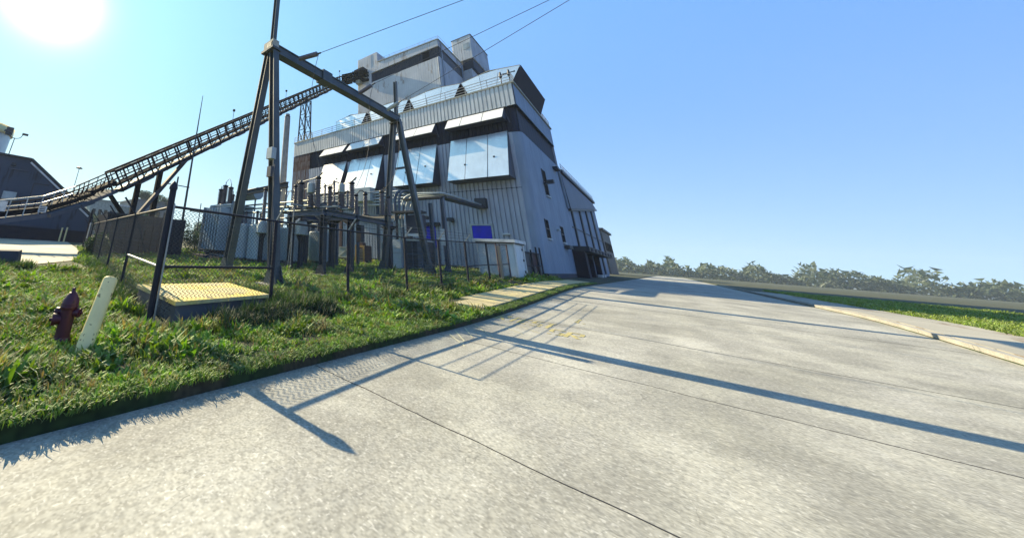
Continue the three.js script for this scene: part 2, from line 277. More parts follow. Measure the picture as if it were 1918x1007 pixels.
// ------------------------------------------------------------------ main power station building
const FZ = -37.2, SX = -7.05, LX = -41.7;
const front = (u, o, v) => [u, v, FZ + o], side = (u, o, v) => [SX + o, v, -u];
const plant = thing('power_station', 'long grey corrugated power station hall with shiny metal hoods along its front', 'building', [-24, 0.4, -46]);
{
  mb().box(LX + 0.1, 0.2, -54.9, SX - 0.75, 19.9, FZ - 0.55).box(SX - 0.9, 0.2, -54.9, SX - 0.25, 19.9, FZ - 0.9).build('wall_core', M.core, plant);
  const rc = 0.75, corner = (v0, v1, m, n, r = rc) => { const b = mb(), v = []; const cx = SX - rc, cz = FZ - rc; for (let i = 0; i < n; i++) { const a = (i / n) * Math.PI / 2, c = ((i + 1) / n) * Math.PI / 2; const P = (t, y) => [cx + r * Math.sin(t), y, cz + r * Math.cos(t)]; v.push(...P(a, v0), ...P(c, v0), ...P(c, v1), ...P(a, v0), ...P(c, v1), ...P(a, v1)); } const g = new THREE.BufferGeometry(); g.setAttribute('position', new THREE.Float32BufferAttribute(v, 3)); g.computeVertexNormals(); b.add(g); return b.build('corner_sheet', m, plant); };
  mb().corr(LX, SX - rc, 0.9, 8.66, 0.42, 0.12, front).build('lower_wall', M.wall, plant);
  mb().box(LX, 0.2, FZ - 0.4, SX - 0.5, 0.92, FZ + 0.02).box(SX - 0.5, 0.2, FZ - 0.6, SX + 0.02, 0.92, -55).build('plinth', M.darkConc, plant);
  mb().corr(LX, SX - rc, 8.72, 14.5, 0.42, 0.12, front).build('upper_wall', M.wall, plant);
  mb().box(LX, 8.63, FZ - 0.1, SX - rc, 8.75, FZ + 0.075).build('flashing', M.cheek, plant);
  mb().corr(LX, SX - rc, 14.5, 17.45, 0.42, 0.08, (u, o, v) => [u, v, FZ - 0.3 + o]).build('dark_band', M.band, plant);
  mb().corr(LX, SX - 0.02, 17.45, 20.0, 0.42, 0.13, (u, o, v) => [u, v, FZ + 0.04 + o]).build('parapet_sheet', M.parapet, plant);
  mb().corr(LX + 0.02, -37.4, 8.8, 17.4, 0.3, 0.07, (u, o, v) => [u, v, FZ + 0.06 + o]).build('rusted_sheet', M.rust, plant);
  mb().box(LX - 0.05, 19.98, FZ - 0.5, SX + 0.2, 20.16, FZ + 0.24).box(SX - 0.4, 19.985, -55.1, SX + 0.2, 20.155, FZ - 0.5).build('parapet_cap', M.trim, plant);
  mb().box(LX, 19.7, -54.9, SX - 0.4, 19.95, FZ - 0.3).build('roof', M.core, plant);
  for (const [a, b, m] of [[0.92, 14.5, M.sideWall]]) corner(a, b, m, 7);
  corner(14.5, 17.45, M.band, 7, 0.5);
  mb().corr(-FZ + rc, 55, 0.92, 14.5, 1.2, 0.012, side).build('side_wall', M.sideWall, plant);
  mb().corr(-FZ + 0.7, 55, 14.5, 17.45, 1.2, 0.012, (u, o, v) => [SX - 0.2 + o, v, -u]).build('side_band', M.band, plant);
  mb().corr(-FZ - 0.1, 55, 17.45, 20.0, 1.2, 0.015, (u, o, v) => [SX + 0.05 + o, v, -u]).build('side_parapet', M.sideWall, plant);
  mb().box(LX + 0.05, 0.3, -55, LX + 0.25, 19.95, FZ - 0.2).box(LX, 0.3, -55.1, SX, 19.9, -54.9).build('rear_wall', M.wall, plant);
  mb().box(SX - 0.02, 17.40, FZ + 0.02, SX + 0.09, 17.5, -55).build('flashing', M.cheek, plant);

  // hoods and canopies over the louvres, four bays
  const hood = (x0, x1, yTop, yBot, out, cuts, name) => {
    const h = mb().slab([[x0, yBot, FZ + 0.05], [x1, yBot, FZ + 0.05], [x1, yBot, FZ + out - 0.04], [x0, yBot, FZ + out - 0.04]], -0.04).build(name, M.cheek, plant);
    for (const x of [x0, x1]) mb().poly([[0.02, yBot], [out, yBot], [out, yBot + 0.12], [0.12, yTop], [0.02, yTop]], (u, v, w) => [x + w - 0.02, v, FZ + u], 0.04).build('cheek', M.cheek, h);
    let a = x0 + 0.03;
    cuts.concat([1]).forEach((c) => { const b = x0 + (x1 - x0) * c - 0.03; const dy = rr(-0.02, 0.02); mb().slab([[a, yBot + 0.02, FZ + out + 0.04 + dy], [b, yBot + 0.02, FZ + out + 0.04 + dy], [b, yTop + 0.03, FZ + 0.16], [a, yTop + 0.03, FZ + 0.16]], 0.05).build('panel', name === 'louvre_hood' ? M.hood : M.canopy, h); a = b + 0.06; });
    for (const c of cuts) { const x = x0 + (x1 - x0) * c; mb().bar([x, yBot + 0.06, FZ + out + 0.05], [x, yTop, FZ + 0.2], 0.06, 0.04, [0, 0.4, 1]).build('seam', M.cheek, h); }
    return h;
  };
  const bays = [[-33.9, -29.2], [-28.4, -22.9], [-20.5, -15.45], [-13.85, -8.13]];
  bays.forEach(([a, b], i) => {
    hood(a, b, 14.62, 9.52, 2.15, i === 2 ? [0.3, 0.6] : i === 3 ? [0.31, 0.68] : [0.34, 0.68], 'louvre_hood');
    hood(a - 0.1, b + 0.02, 17.25, 15.85, 1.3, i === 3 ? [0.28, 0.66] : i ? [0.55] : [0.33, 0.66], 'upper_canopy');
    const q = mb(); q.tube([b - 0.05, 17.2, FZ + 0.25], [b + 0.35, 15.5, FZ + 0.3], 0.05).build('downpipe', M.cheek, plant);
    for (let k = 0; k < 2; k++) mb().box(lerp(a, b, 0.3 + k * 0.48) - 0.07, 11.2 + k * 0.5, FZ + 1.35, lerp(a, b, 0.3 + k * 0.48) + 0.09, 11.36 + k * 0.5, FZ + 1.62 - k * 0.2).build('latch', M.steelDark, plant);
  });
  mb().box(-20.5, 11.85, FZ + 1.1, -18.6, 12.15, FZ + 1.32).build('hood_rail', M.steelDark, plant);

  // doors, lamps and small fittings on the front
  const dr = mb().box(-12.62, 3.7, FZ - 0.1, -10.86, 5.02, FZ + 0.2).build('blue_shutter', M.blue, plant);
  mb().box(-12.8, 3.7, FZ, -12.64, 5.2, FZ + 0.26).box(-10.84, 3.7, FZ, -10.68, 5.2, FZ + 0.26).box(-12.64, 5.03, FZ, -10.84, 5.2, FZ + 0.26).build('shutter_frame', M.greyPaint, dr);
  const dr2 = mb().box(-17.6, 2.6, FZ - 0.1, -16.5, 5.0, FZ + 0.2).build('blue_door', M.blue, plant);
  mb().box(-17.8, 5.0, FZ, -15.9, 5.35, FZ + 0.6).build('door_hood', M.steelDark, dr2);
  const lamp = (x, y, z, dx, dz) => { const l = mb().box(x - 0.12, y - 0.12, z - 0.12, x + 0.12, y + 0.12, z + 0.12).bar([x, y, z], [x + dx * 0.5, y + 0.15, z + dz * 0.5], 0.08, 0.08).build('wall_lamp', M.steelDark, plant); mb().box(x + dx * 0.5 - 0.3, y - 0.05, z + dz * 0.5 - 0.3, x + dx * 0.5 + 0.3, y + 0.3, z + dz * 0.5 + 0.3).build('lamp_head', M.steelDark, l); };
  lamp(-14.55, 5.5, FZ + 0.15, 0, 1); lamp(SX + 0.12, 10.1, -43.4, 1, 0.2);
  mb().box(-11.9, 6.75, FZ + 0.05, -10.9, 7.75, FZ + 0.8).build('cable_entry_box', M.steelDark, plant);
  mb().box(-9.9, 4.15, FZ + 0.05, -9.3, 4.3, FZ + 0.35).build('wall_light', M.white, plant);
  for (const x of [-36, -30.4]) mb().box(x, 0.9, FZ + 0.04, x + 0.45, 8.6, FZ + 0.32).build('rusty_stack', M.brown, plant);
  mb().box(-21.0, 0.6, FZ + 0.05, -20.75, 8.6, FZ + 0.3).build('wall_column', M.greyPaint, plant);

  // side wall openings
  const win = (z0, z1, y0, y1) => { const w = mb().box(SX - 0.1, y0, z0, SX + 0.02, y1, z1).build('window', M.glass, plant); mb().box(SX, y0 - 0.14, z0 + 0.08, SX + 0.16, y0 - 0.02, z1 - 0.08).build('sill', M.white, w); mb().box(SX, y0, z0, SX + 0.06, y1, z0 + 0.07).box(SX, y0, z1 - 0.07, SX + 0.06, y1, z1).box(SX, y1 - 0.07, z0 + 0.07, SX + 0.06, y1, z1 - 0.07).box(SX, (y0 + y1) / 2 - 0.04, z0 + 0.07, SX + 0.05, (y0 + y1) / 2 + 0.04, z1 - 0.07).build('frame', M.steelDark, w); };
  win(-40.1, -41.5, 4.15, 5.98); win(-47.4, -48.9, 4.2, 5.95); win(-43.4, -45.0, 8.85, 11.8);
  mb().box(SX, 13.35, -50.6, SX + 0.5, 13.6, -52.6).build('pipe_bracket', M.steelDark, plant);
  mb().box(SX, 3.55, -47.6, SX + 0.5, 3.9, -49.6).build('pipe_bracket', M.steelDark, plant);
  mb().box(SX, 5.3, -45.4, SX + 0.25, 5.45, -46.0).build('wall_light', M.greyPaint, plant);
  mb().tube([SX + 0.12, 8.9, -55.1], [SX + 0.12, 14.2, -53.6], 0.14).build('downpipe', M.sideWall, plant);

  // lower annex beyond the hall
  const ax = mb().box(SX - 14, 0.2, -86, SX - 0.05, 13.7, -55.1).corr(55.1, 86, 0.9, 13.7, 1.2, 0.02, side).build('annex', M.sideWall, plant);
  mb().box(SX - 0.4, 13.7, -86, SX + 0.35, 14.15, -55.15).build('annex_eave', M.steelDark, ax);
  mb().hexa([[SX + 0.02, 9.0, -55.9], [SX + 0.02, 12.6, -85.8], [SX + 0.02, 13.6, -83.5], [SX + 0.02, 13.6, -55.2]], [[SX + 0.3, 9.0, -55.9], [SX + 0.3, 12.6, -85.8], [SX + 0.12, 13.6, -83.5], [SX + 0.12, 13.6, -55.2]]).build('glazed_panel', M.dullMetal, ax);
  mb().bar([SX + 0.1, 8.8, -55.6], [SX + 0.1, 12.45, -86.2], 0.5, 0.3).build('panel_sill', M.steelDark, ax);
  for (let k = 0; k < 4; k++) mb().box(SX - 0.02, 0.9, -57.2 - k * 7.2, SX + 0.2, 8.8 + k * 0.86, -57.75 - k * 7.4).build('pilaster', M.steelDark, ax);
  mb().box(SX, 6.55, -55.8, SX + 0.1, 6.66, -86).build('flashing', M.steelDark, ax);
  mb().box(SX, 3.5, -52, SX + 1.6, 4.05, -63.5).box(SX, 3.45, -64.2, SX + 1.6, 4.0, -77).build('entrance_canopy', M.steelDark, ax);
  for (let k = 0; k < 7; k++) mb().box(SX + 1.6, 3.55, -53 - k * 3.4, SX + 1.66, 3.95, -54.6 - k * 3.4).build('canopy_bracket', M.maroon, ax);
  for (const [z, z2, o] of [[-52, -53.6, 1.1], [-62, -62.7, 0.6], [-69, -69.6, 0.6]]) mb().box(SX, 0.5, z, SX + o, 3.5, z2).build('entrance_pier', M.maroon, ax);
  for (let k = 0; k < 3; k++) mb().box(SX - 0.05, 0.5, -55 - k * 7.2, SX + 0.06, 3.4, -60.5 - k * 7.2).build('entrance_door', k === 1 ? M.tankDark : M.cheek, ax);
  mb().box(SX + 0.1, 1.6, -70.4, SX + 0.2, 2.9, -71.2).build('notice', M.white, ax);
  for (const z of [-66, -69]) mb().box(SX + 0.35, 0.45, z, SX + 0.85, 0.85, z - 1.6).build('white_block', M.white, ax);

  // flared ventilators on the roof
  const vent = (x0, x1, t0, t1) => {
    const zb = -38.05, ze = -50.3, zt = -38.75, xm = (t0 + t1) / 2, yb = 20.2, yt = 22.62, yp = 23.12;
    const v = mb().hexa([[x0, yb, zb], [x1, yb, zb], [x1, yb, ze], [x0, yb, ze]], [[t0 + 0.1, yt - 0.06, zt], [t1 - 0.1, yt - 0.06, zt], [t1 - 0.1, yt - 0.06, ze + 0.4], [t0 + 0.1, yt - 0.06, ze + 0.4]]).build('roof_ventilator', M.maroon, plant);
    const P = (u, t) => [lerp(x0, x1, u) + (lerp(t0, t1, u) - lerp(x0, x1, u)) * t, 0, 0];
    for (let k = 0; k < 3; k++) { const a = k / 3 + 0.004, b = (k + 1) / 3 - 0.004; const top = (u) => yt + (yp - yt) * (1 - Math.abs(2 * u - 1)); mb().slab([[P(a, 0)[0], yb, zb + 0.02], [P(b, 0)[0], yb, zb + 0.02], [P(b, 1)[0], top(b), zt + 0.02], [P(a, 1)[0], top(a), zt + 0.02]], 0.05).build('front_panel', M.hood, v); }
    mb().bar([t0, yt + 0.02, zt], [xm, yp + 0.03, zt], 0.16, 0.1).bar([xm, yp + 0.03, zt], [t1, yt + 0.02, zt], 0.16, 0.1).build('ridge_trim', M.trim, v);
    mb().slab([[x1 + 0.03, yb, zb], [x1 + 0.03, yb, ze], [t1 + 0.03, yt, ze + 0.3], [t1 + 0.03, yt, zt]], 0.05).build('end_panel', M.maroon, v);
    mb().slab([[t0 - 0.03, yt, zt], [t0 - 0.03, yt, ze + 0.3], [x0 - 0.03, yb, ze], [x0 - 0.03, yb, zb]], 0.05).build('end_panel', M.maroon, v);
  };
  vent(-11.55, -7.3, -12.5, -6.3); vent(-18.3, -13.45, -19.4, -12.62); vent(-25.1, -20.4, -26.2, -19.6); vent(-32.2, -27.4, -32.9, -26.7);
  // roof railings
  const rl = mb().bar([LX, 21.2, FZ + 0.05], [SX, 21.2, FZ + 0.05], 0.06, 0.06).bar([LX, 20.85, FZ + 0.05], [SX, 20.85, FZ + 0.05], 0.05, 0.05).bar([LX, 20.5, FZ + 0.05], [SX, 20.5, FZ + 0.05], 0.05, 0.05)
    .bar([SX, 21.2, FZ], [SX, 21.2, -55], 0.06, 0.06).bar([SX, 20.85, FZ], [SX, 20.85, -55], 0.05, 0.05).bar([SX, 20.5, FZ], [SX, 20.5, -55], 0.05, 0.05).build('roof_railing', M.rail, plant);
  for (let x = LX; x <= SX + 0.1; x += 2.31) mb().bar([x, 20.1, FZ + 0.05], [x, 21.22, FZ + 0.05], 0.06, 0.06).build('railing_post', M.rail, rl);
  for (let z = -38.8; z > -55; z -= 1.8) mb().bar([SX, 20.1, z], [SX, 21.22, z], 0.06, 0.06).build('railing_post', M.rail, rl);
  const r2 = mb().bar([SX + 0.2, 15.0, -55.3], [SX + 0.2, 15.0, -86], 0.05, 0.05).bar([SX + 0.2, 14.6, -55.3], [SX + 0.2, 14.6, -86], 0.05, 0.05).build('annex_railing', M.rail, plant);
  for (let z = -55.4; z > -86; z -= 2.1) mb().bar([SX + 0.2, 14.1, z], [SX + 0.2, 15.02, z], 0.05, 0.05).build('railing_post', M.rail, r2);
}
for (const [x, cross] of [[-7.98, 0], [-7.2, 1]]) {
  const f = thing('roof_fixture', cross ? 'dark roof fixture with short cross arms on the corner railing' : 'dark slim roof fixture without arms left of the crossed one', 'roof fixture', [x, 20.16, -37.3]);
  mb().tube([x, 20.16, -37.3], [x, 21.75, -37.3], 0.05).build('mast', M.steelDark, f);
  mb().lathe([[0.001, 0], [0.13, 0.1], [0.17, 0.35], [0.1, 0.62], [0.08, 0.8], [0.001, 0.86]], [x, 20.95, -37.3], 10).build('body', M.steelDark, f);
  if (cross) mb().tube([x - 0.5, 21.35, -37.2], [x + 0.5, 21.42, -37.4], 0.055).ball([x + 0.5, 21.42, -37.4], 0.09).ball([x - 0.5, 21.35, -37.2], 0.09).build('cross_arm', M.steelDark, f);
}

// ------------------------------------------------------------------ boiler house tower behind the hall
{
  const t = thing('boiler_house', 'tall pale grey boiler house tower rising behind the hall with dark band near its top', 'building', [-35, 0.5, -72]);
  const TZ = -64, TX = -24.46, tf = (u, o, v) => [u, v, TZ + o], ts = (u, o, v) => [TX + o, v, -u];
  mb().box(-46.7, 0.5, -90.9, TX - 0.2, 48.9, TZ - 0.5).build('wall_core', M.core, t);
  mb().corr(-46.75, TX, 26, 44.78, 0.55, 0.05, tf).build('front_wall', M.tower, t);
  mb().corr(-42.4, TX, 44.78, 47.6, 0.55, 0.05, (u, o, v) => [u, v, TZ - 0.35 + o]).build('dark_band', M.band, t);
  mb().box(-28.3, 44.9, TZ - 0.4, -26.7, 47.5, TZ - 0.22).build('band_opening', M.glass, t);
  mb().poly([[-46.75, 44.78], [-42.4, 44.78], [-42.4, 47.6], [TX, 47.6], [TX, 49.3], [-40.4, 50.2], [-40.55, 53.6], [-46.75, 53.6]], (u, v, w) => [u, v, TZ - w], 0.3).build('top_wall', M.tower, t);
  mb().corr(-42.35, TX, 47.65, 49.25, 0.55, 0.05, (u, o, v) => [u, v, TZ + 0.01 + o]).corr(-46.7, -42.4, 44.8, 53.5, 0.55, 0.05, (u, o, v) => [u, v, TZ + 0.01 + o]).build('top_sheet', M.tower, t);
  mb().box(-46.75, 49, TZ - 8, -40.5, 53.55, TZ - 0.3).build('stair_head', M.towerSide, t);
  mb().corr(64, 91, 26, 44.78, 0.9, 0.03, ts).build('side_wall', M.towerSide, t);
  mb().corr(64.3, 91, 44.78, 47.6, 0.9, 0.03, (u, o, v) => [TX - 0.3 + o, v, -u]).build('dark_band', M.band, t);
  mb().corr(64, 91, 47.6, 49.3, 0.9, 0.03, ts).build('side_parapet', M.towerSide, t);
  mb().box(-40.4, 48.9, -90.9, TX - 0.1, 49.2, TZ - 0.3).build('roof', M.core, t);
  mb().bar([-40.4, 50.3, TZ + 0.05], [TX, 49.4, TZ + 0.05], 0.3, 0.16).bar([TX + 0.05, 49.4, TZ], [TX + 0.05, 49.4, -77.5], 0.3, 0.16).build('coping', M.trim, t);
  const r = mb().bar([-40, 51.4, TZ - 0.3], [TX, 50.5, TZ - 0.3], 0.05, 0.05).bar([-40, 50.9, TZ - 0.3], [TX, 50.0, TZ - 0.3], 0.05, 0.05).bar([TX, 50.5, TZ - 0.3], [TX, 50.5, -77], 0.05, 0.05).build('roof_railing', M.rail, t);
  for (let k = 0; k < 11; k++) { const x = lerp(-40, TX, k / 10); mb().bar([x, lerp(50.2, 49.3, k / 10), TZ - 0.3], [x, lerp(51.42, 50.52, k / 10), TZ - 0.3], 0.05, 0.05).build('railing_post', M.rail, r); }
  for (const z of [-65.3, -77.3]) mb().tube([TX + 0.15, 26, z], [TX + 0.15, 49, z], 0.13).build('downpipe', M.sideWall, t);
  mb().tube([-24.7, 30, -64 + 0.12], [-24.7, 44.7, -64 + 0.12], 0.1).build('downpipe', M.sideWall, t);
  const ph = mb().box(-26.3, 50.2, -91, -21.78, 57.1, -78.05).corr(-26.3, -21.74, 50.2, 57.15, 0.55, 0.05, (u, o, v) => [u, v, -78 + o]).build('penthouse', M.tower, t);
  mb().corr(78, 91, 50.2, 57.1, 0.9, 0.03, (u, o, v) => [-21.74 + o, v, -u]).build('penthouse_side', M.towerSide, ph);
  mb().box(-24.3, 47.4, -91, -21.9, 50.18, -78.3).build('soffit', M.band, ph);
  mb().box(-23.6, 53.2, -77.96, -22.2, 54.9, -77.86).build('hatch', M.greyPaint, ph);
  mb().bar([-26.4, 57.2, -78], [-21.7, 57.2, -78], 0.25, 0.16).bar([-21.7, 57.2, -78], [-21.7, 57.2, -91], 0.25, 0.16).build('coping', M.steelDark, ph);
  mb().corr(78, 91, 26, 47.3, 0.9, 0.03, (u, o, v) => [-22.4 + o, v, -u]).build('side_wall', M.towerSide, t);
  mb().box(-24.4, 26, -90.9, -22.42, 47.3, -78.2).build('rear_bay', M.towerSide, t);
}
// ------------------------------------------------------------------ conveyor
{
  const A = V(-35.27, 5.68, -5.93), U = V(-49.48, 46.66, -60.18), d = U.clone().sub(A), L = d.length(); d.normalize();
  const s = V(d.z, 0, -d.x).normalize(), n = s.clone().cross(d).normalize(); if (n.y < 0) n.negate();
  const P = (t, a, b) => A.clone().addScaledVector(d, t).addScaledVector(s, a).addScaledVector(n, b).toArray();
  const c = thing('coal_conveyor', 'long dark steel lattice conveyor gallery climbing from the left to the tower', 'conveyor', [-42, 0, -33]);
  const H = 1.05, W = 1.0, T0 = 1.7;
  for (const a of [-W, W]) for (const b of [-H, 0, H]) mb().bar(P(T0, a, b), P(L, a, b), b === 0 ? 0.12 : 0.2, b === 0 ? 0.14 : 0.22).build('chord', M.conveyor, c);
  mb().bar(P(T0, 0, -H + 0.1), P(L, 0, -H + 0.1), 2.0, 0.1, n.toArray()).build('floor_plate', M.conveyorPlate, c);
  mb().bar(P(T0, 0.25, -0.45), P(L, 0.25, -0.45), 0.9, 0.22, n.toArray()).build('belt', M.conveyor, c);
  const N = 36;
  for (const a of [-W, W]) mb().bar(P(T0, a, 0.62), P(L, a, 0.62), 0.06, 0.06).build('handrail', M.conveyor, c);
  for (let k = 0; k <= N; k++) {
    const t = T0 + (k / N) * (L - T0), f = mb();
    for (const a of [-W, W]) f.bar(P(t, a, -H), P(t, a, H), 0.14, 0.14).bar(P(t + 0.45, a, 0), P(t + 0.45, a, H), 0.08, 0.08);
    f.bar(P(t, -W, H), P(t, W, H), 0.14, 0.14).bar(P(t, -W, -H), P(t, W, -H), 0.2, 0.3);
    f.build('frame', M.conveyor, c);
    if (k < N) { for (const a of [-W, W]) mb().bar(P(t, a, -H), P(t + L / N, a, 0), 0.08, 0.08).build('brace', M.conveyor, c); if (k % 3 === 1) mb().bar(P(t, 0, -H - 0.1), P(t + L / N * 0.9, 0, -H - 0.1), 2.3, 0.22, n.toArray()).build('drip_pan', M.conveyorPlate, c); }
  }
  // head section into the tower
  const E = V(-43.2, 47.0, -64.2), e = [U.toArray(), [-47.2, 47.6, -62.2], E.toArray()];
  for (let k = 0; k < 2; k++) { const p = e[k], q = e[k + 1]; mb().bar(p, q, 2.2, 0.14).bar([p[0], p[1] - 1.1, p[2]], [q[0], q[1] - 1.3, q[2]], 2.3, 0.3).bar([p[0], p[1] + 1.1, p[2]], [q[0], q[1] + 0.9, q[2]], 2.0, 0.14).build('head_section', M.conveyor, c); for (let i = 0; i < 5; i++) { const x = lerp(p[0], q[0], i / 4), y = lerp(p[1], q[1], i / 4), z = lerp(p[2], q[2], i / 4); mb().bar([x, y - 1.2, z + 0.9], [x, y + 1.05, z + 0.9], 0.14, 0.14).build('frame', M.conveyor, c); } }
  mb().box(-46.2, 45.0, -63.6, -45.0, 46.2, -62.2).build('drive_housing', M.trim, c);
  mb().box(-46.5, 48.4, -64, -43.5, 49.2, -61.8).build('head_cover', M.conveyor, c);
  // low walkway in front of the coal shed
  const low = [[-29.2, 2.15, 1.6], [-30.6, 3.2, -1.9], [-32.4, 4.35, -3.9], [-34.1, 5.15, -5.05], P(T0, 0, 0.1)];
  for (let k = 0; k < 4; k++) {
    const p = low[k], q = low[k + 1], dp = [0.6, 0.66, 0.74, 0.9][k], dq = [0.66, 0.74, 0.9, 1.1][k], up = [0.68, 0.7, 0.78, 0.9][k], uq = [0.7, 0.78, 0.9, 0.98][k];
    mb().bar([p[0], p[1] - dp, p[2]], [q[0], q[1] - dq, q[2]], 1.6, 0.3).build('walkway_deck', M.lowDeck, c);
    mb().bar([p[0], p[1] - 0.1, p[2]], [q[0], q[1] - 0.2, q[2]], 0.9, 0.35).build('belt', M.conveyor, c);
    for (const sd of [-0.75, 0.75]) {
      const o = [sd * 0.85, 0, sd * 0.35];
      mb().bar([p[0] + o[0], p[1] + up, p[2] + o[2]], [q[0] + o[0], q[1] + uq, q[2] + o[2]], 0.08, 0.1).build('top_rail', k < 2 && sd > 0 ? M.greyPaint : M.conveyor, c);
      mb().bar([p[0] + o[0], p[1] + 0.2, p[2] + o[2]], [q[0] + o[0], q[1] + 0.2, q[2] + o[2]], 0.06, 0.06).build('handrail', k < 2 && sd > 0 ? M.greyPaint : M.conveyor, c);
      const n = k ? 3 : 4;
      for (let i = 0; i < n; i++) { const at = (t) => [lerp(p[0], q[0], t) + o[0], lerp(p[1], q[1], t), lerp(p[2], q[2], t) + o[2]], A0 = at(i / n), B0 = at((i + 1) / n); mb().bar([A0[0], A0[1] - dp, A0[2]], [A0[0], A0[1] + up, A0[2]], 0.07, 0.07).build('rail_post', k < 2 && sd > 0 ? M.greyPaint : M.conveyor, c); if (k) mb().bar([A0[0], A0[1] - dp, A0[2]], [B0[0], B0[1] + 0.2, B0[2]], 0.07, 0.07).build('brace', M.conveyor, c); }
    }
  }
  mb().box(-29.2, 2.5, 0.25, -29.05, 3.2, 1.0).build('cover_panel', M.white, c);
  const sg = mb().box(-29.95, 2.72, -2.05, -29.88, 3.18, -1.55).build('sign', M.white, c);
  for (let k = 0; k < 3; k++) mb().box(-29.87, 2.8 + k * 0.13, -1.96, -29.862, 2.86 + k * 0.13, -1.64).build('print', M.steelDark, sg);
  // supports
  const sup = (t, name) => { const p = P(t, 0, -H), b = mb(); b.bar([p[0], 0, p[2]], [p[0], p[1], p[2]], 0.5, 0.5).bar([p[0], 2.6, p[2]], P(t - 3.4, 0, -H), 0.34, 0.34); const m = b.build(name, M.conveyor, c); return m; };
  sup(4.2, 'support_bent'); { const p = P(7.4, 0.4, -H); mb().bar([p[0], 0, p[2]], p, 0.55, 0.55).build('support_column', M.conveyor, c); mb().bar([P(4.2, 0, -H)[0], 2.6, P(4.2, 0, -H)[2]], P(11.5, 0, -H), 0.4, 0.4).build('support_brace', M.conveyorPlate, c); }
  { const t = 0.665 * L, p = P(t, 0, -H), tr = mb(), w0 = 1.25, w1 = 0.75, y0 = 0.5, y1 = p[1]; const C = (sx, sz, y) => { const w = lerp(w0, w1, (y - y0) / (y1 - y0)); return [p[0] + sx * w, y, p[2] + sz * w]; };
    for (const [a, b] of [[-1, -1], [1, -1], [1, 1], [-1, 1]]) tr.bar(C(a, b, y0), C(a, b, y1), 0.2, 0.2);
    for (let k = 0; k < 9; k++) { const a = lerp(y0, y1, k / 9), b = lerp(y0, y1, (k + 1) / 9); for (const z of [-1, 1]) tr.bar(C(-1, z, a), C(1, z, b), 0.09, 0.09).bar(C(1, z, a), C(-1, z, b), 0.09, 0.09).bar(C(-1, z, b), C(1, z, b), 0.11, 0.11); for (const x of [-1, 1]) tr.bar(C(x, -1, a), C(x, 1, b), 0.09, 0.09); }
    tr.build('trestle', M.conveyor, c); }
  for (const t of [0.31 * L, 0.55 * L, 0.985 * L]) { const p = P(t, 0, H), l = mb().tube(p, [p[0], p[1] + 1.7, p[2]], 0.035).build('lamp_post', M.conveyor, c); mb().ball([p[0], p[1] + 1.8, p[2]], 0.22).build('lamp_globe', M.conveyor, l); }
}
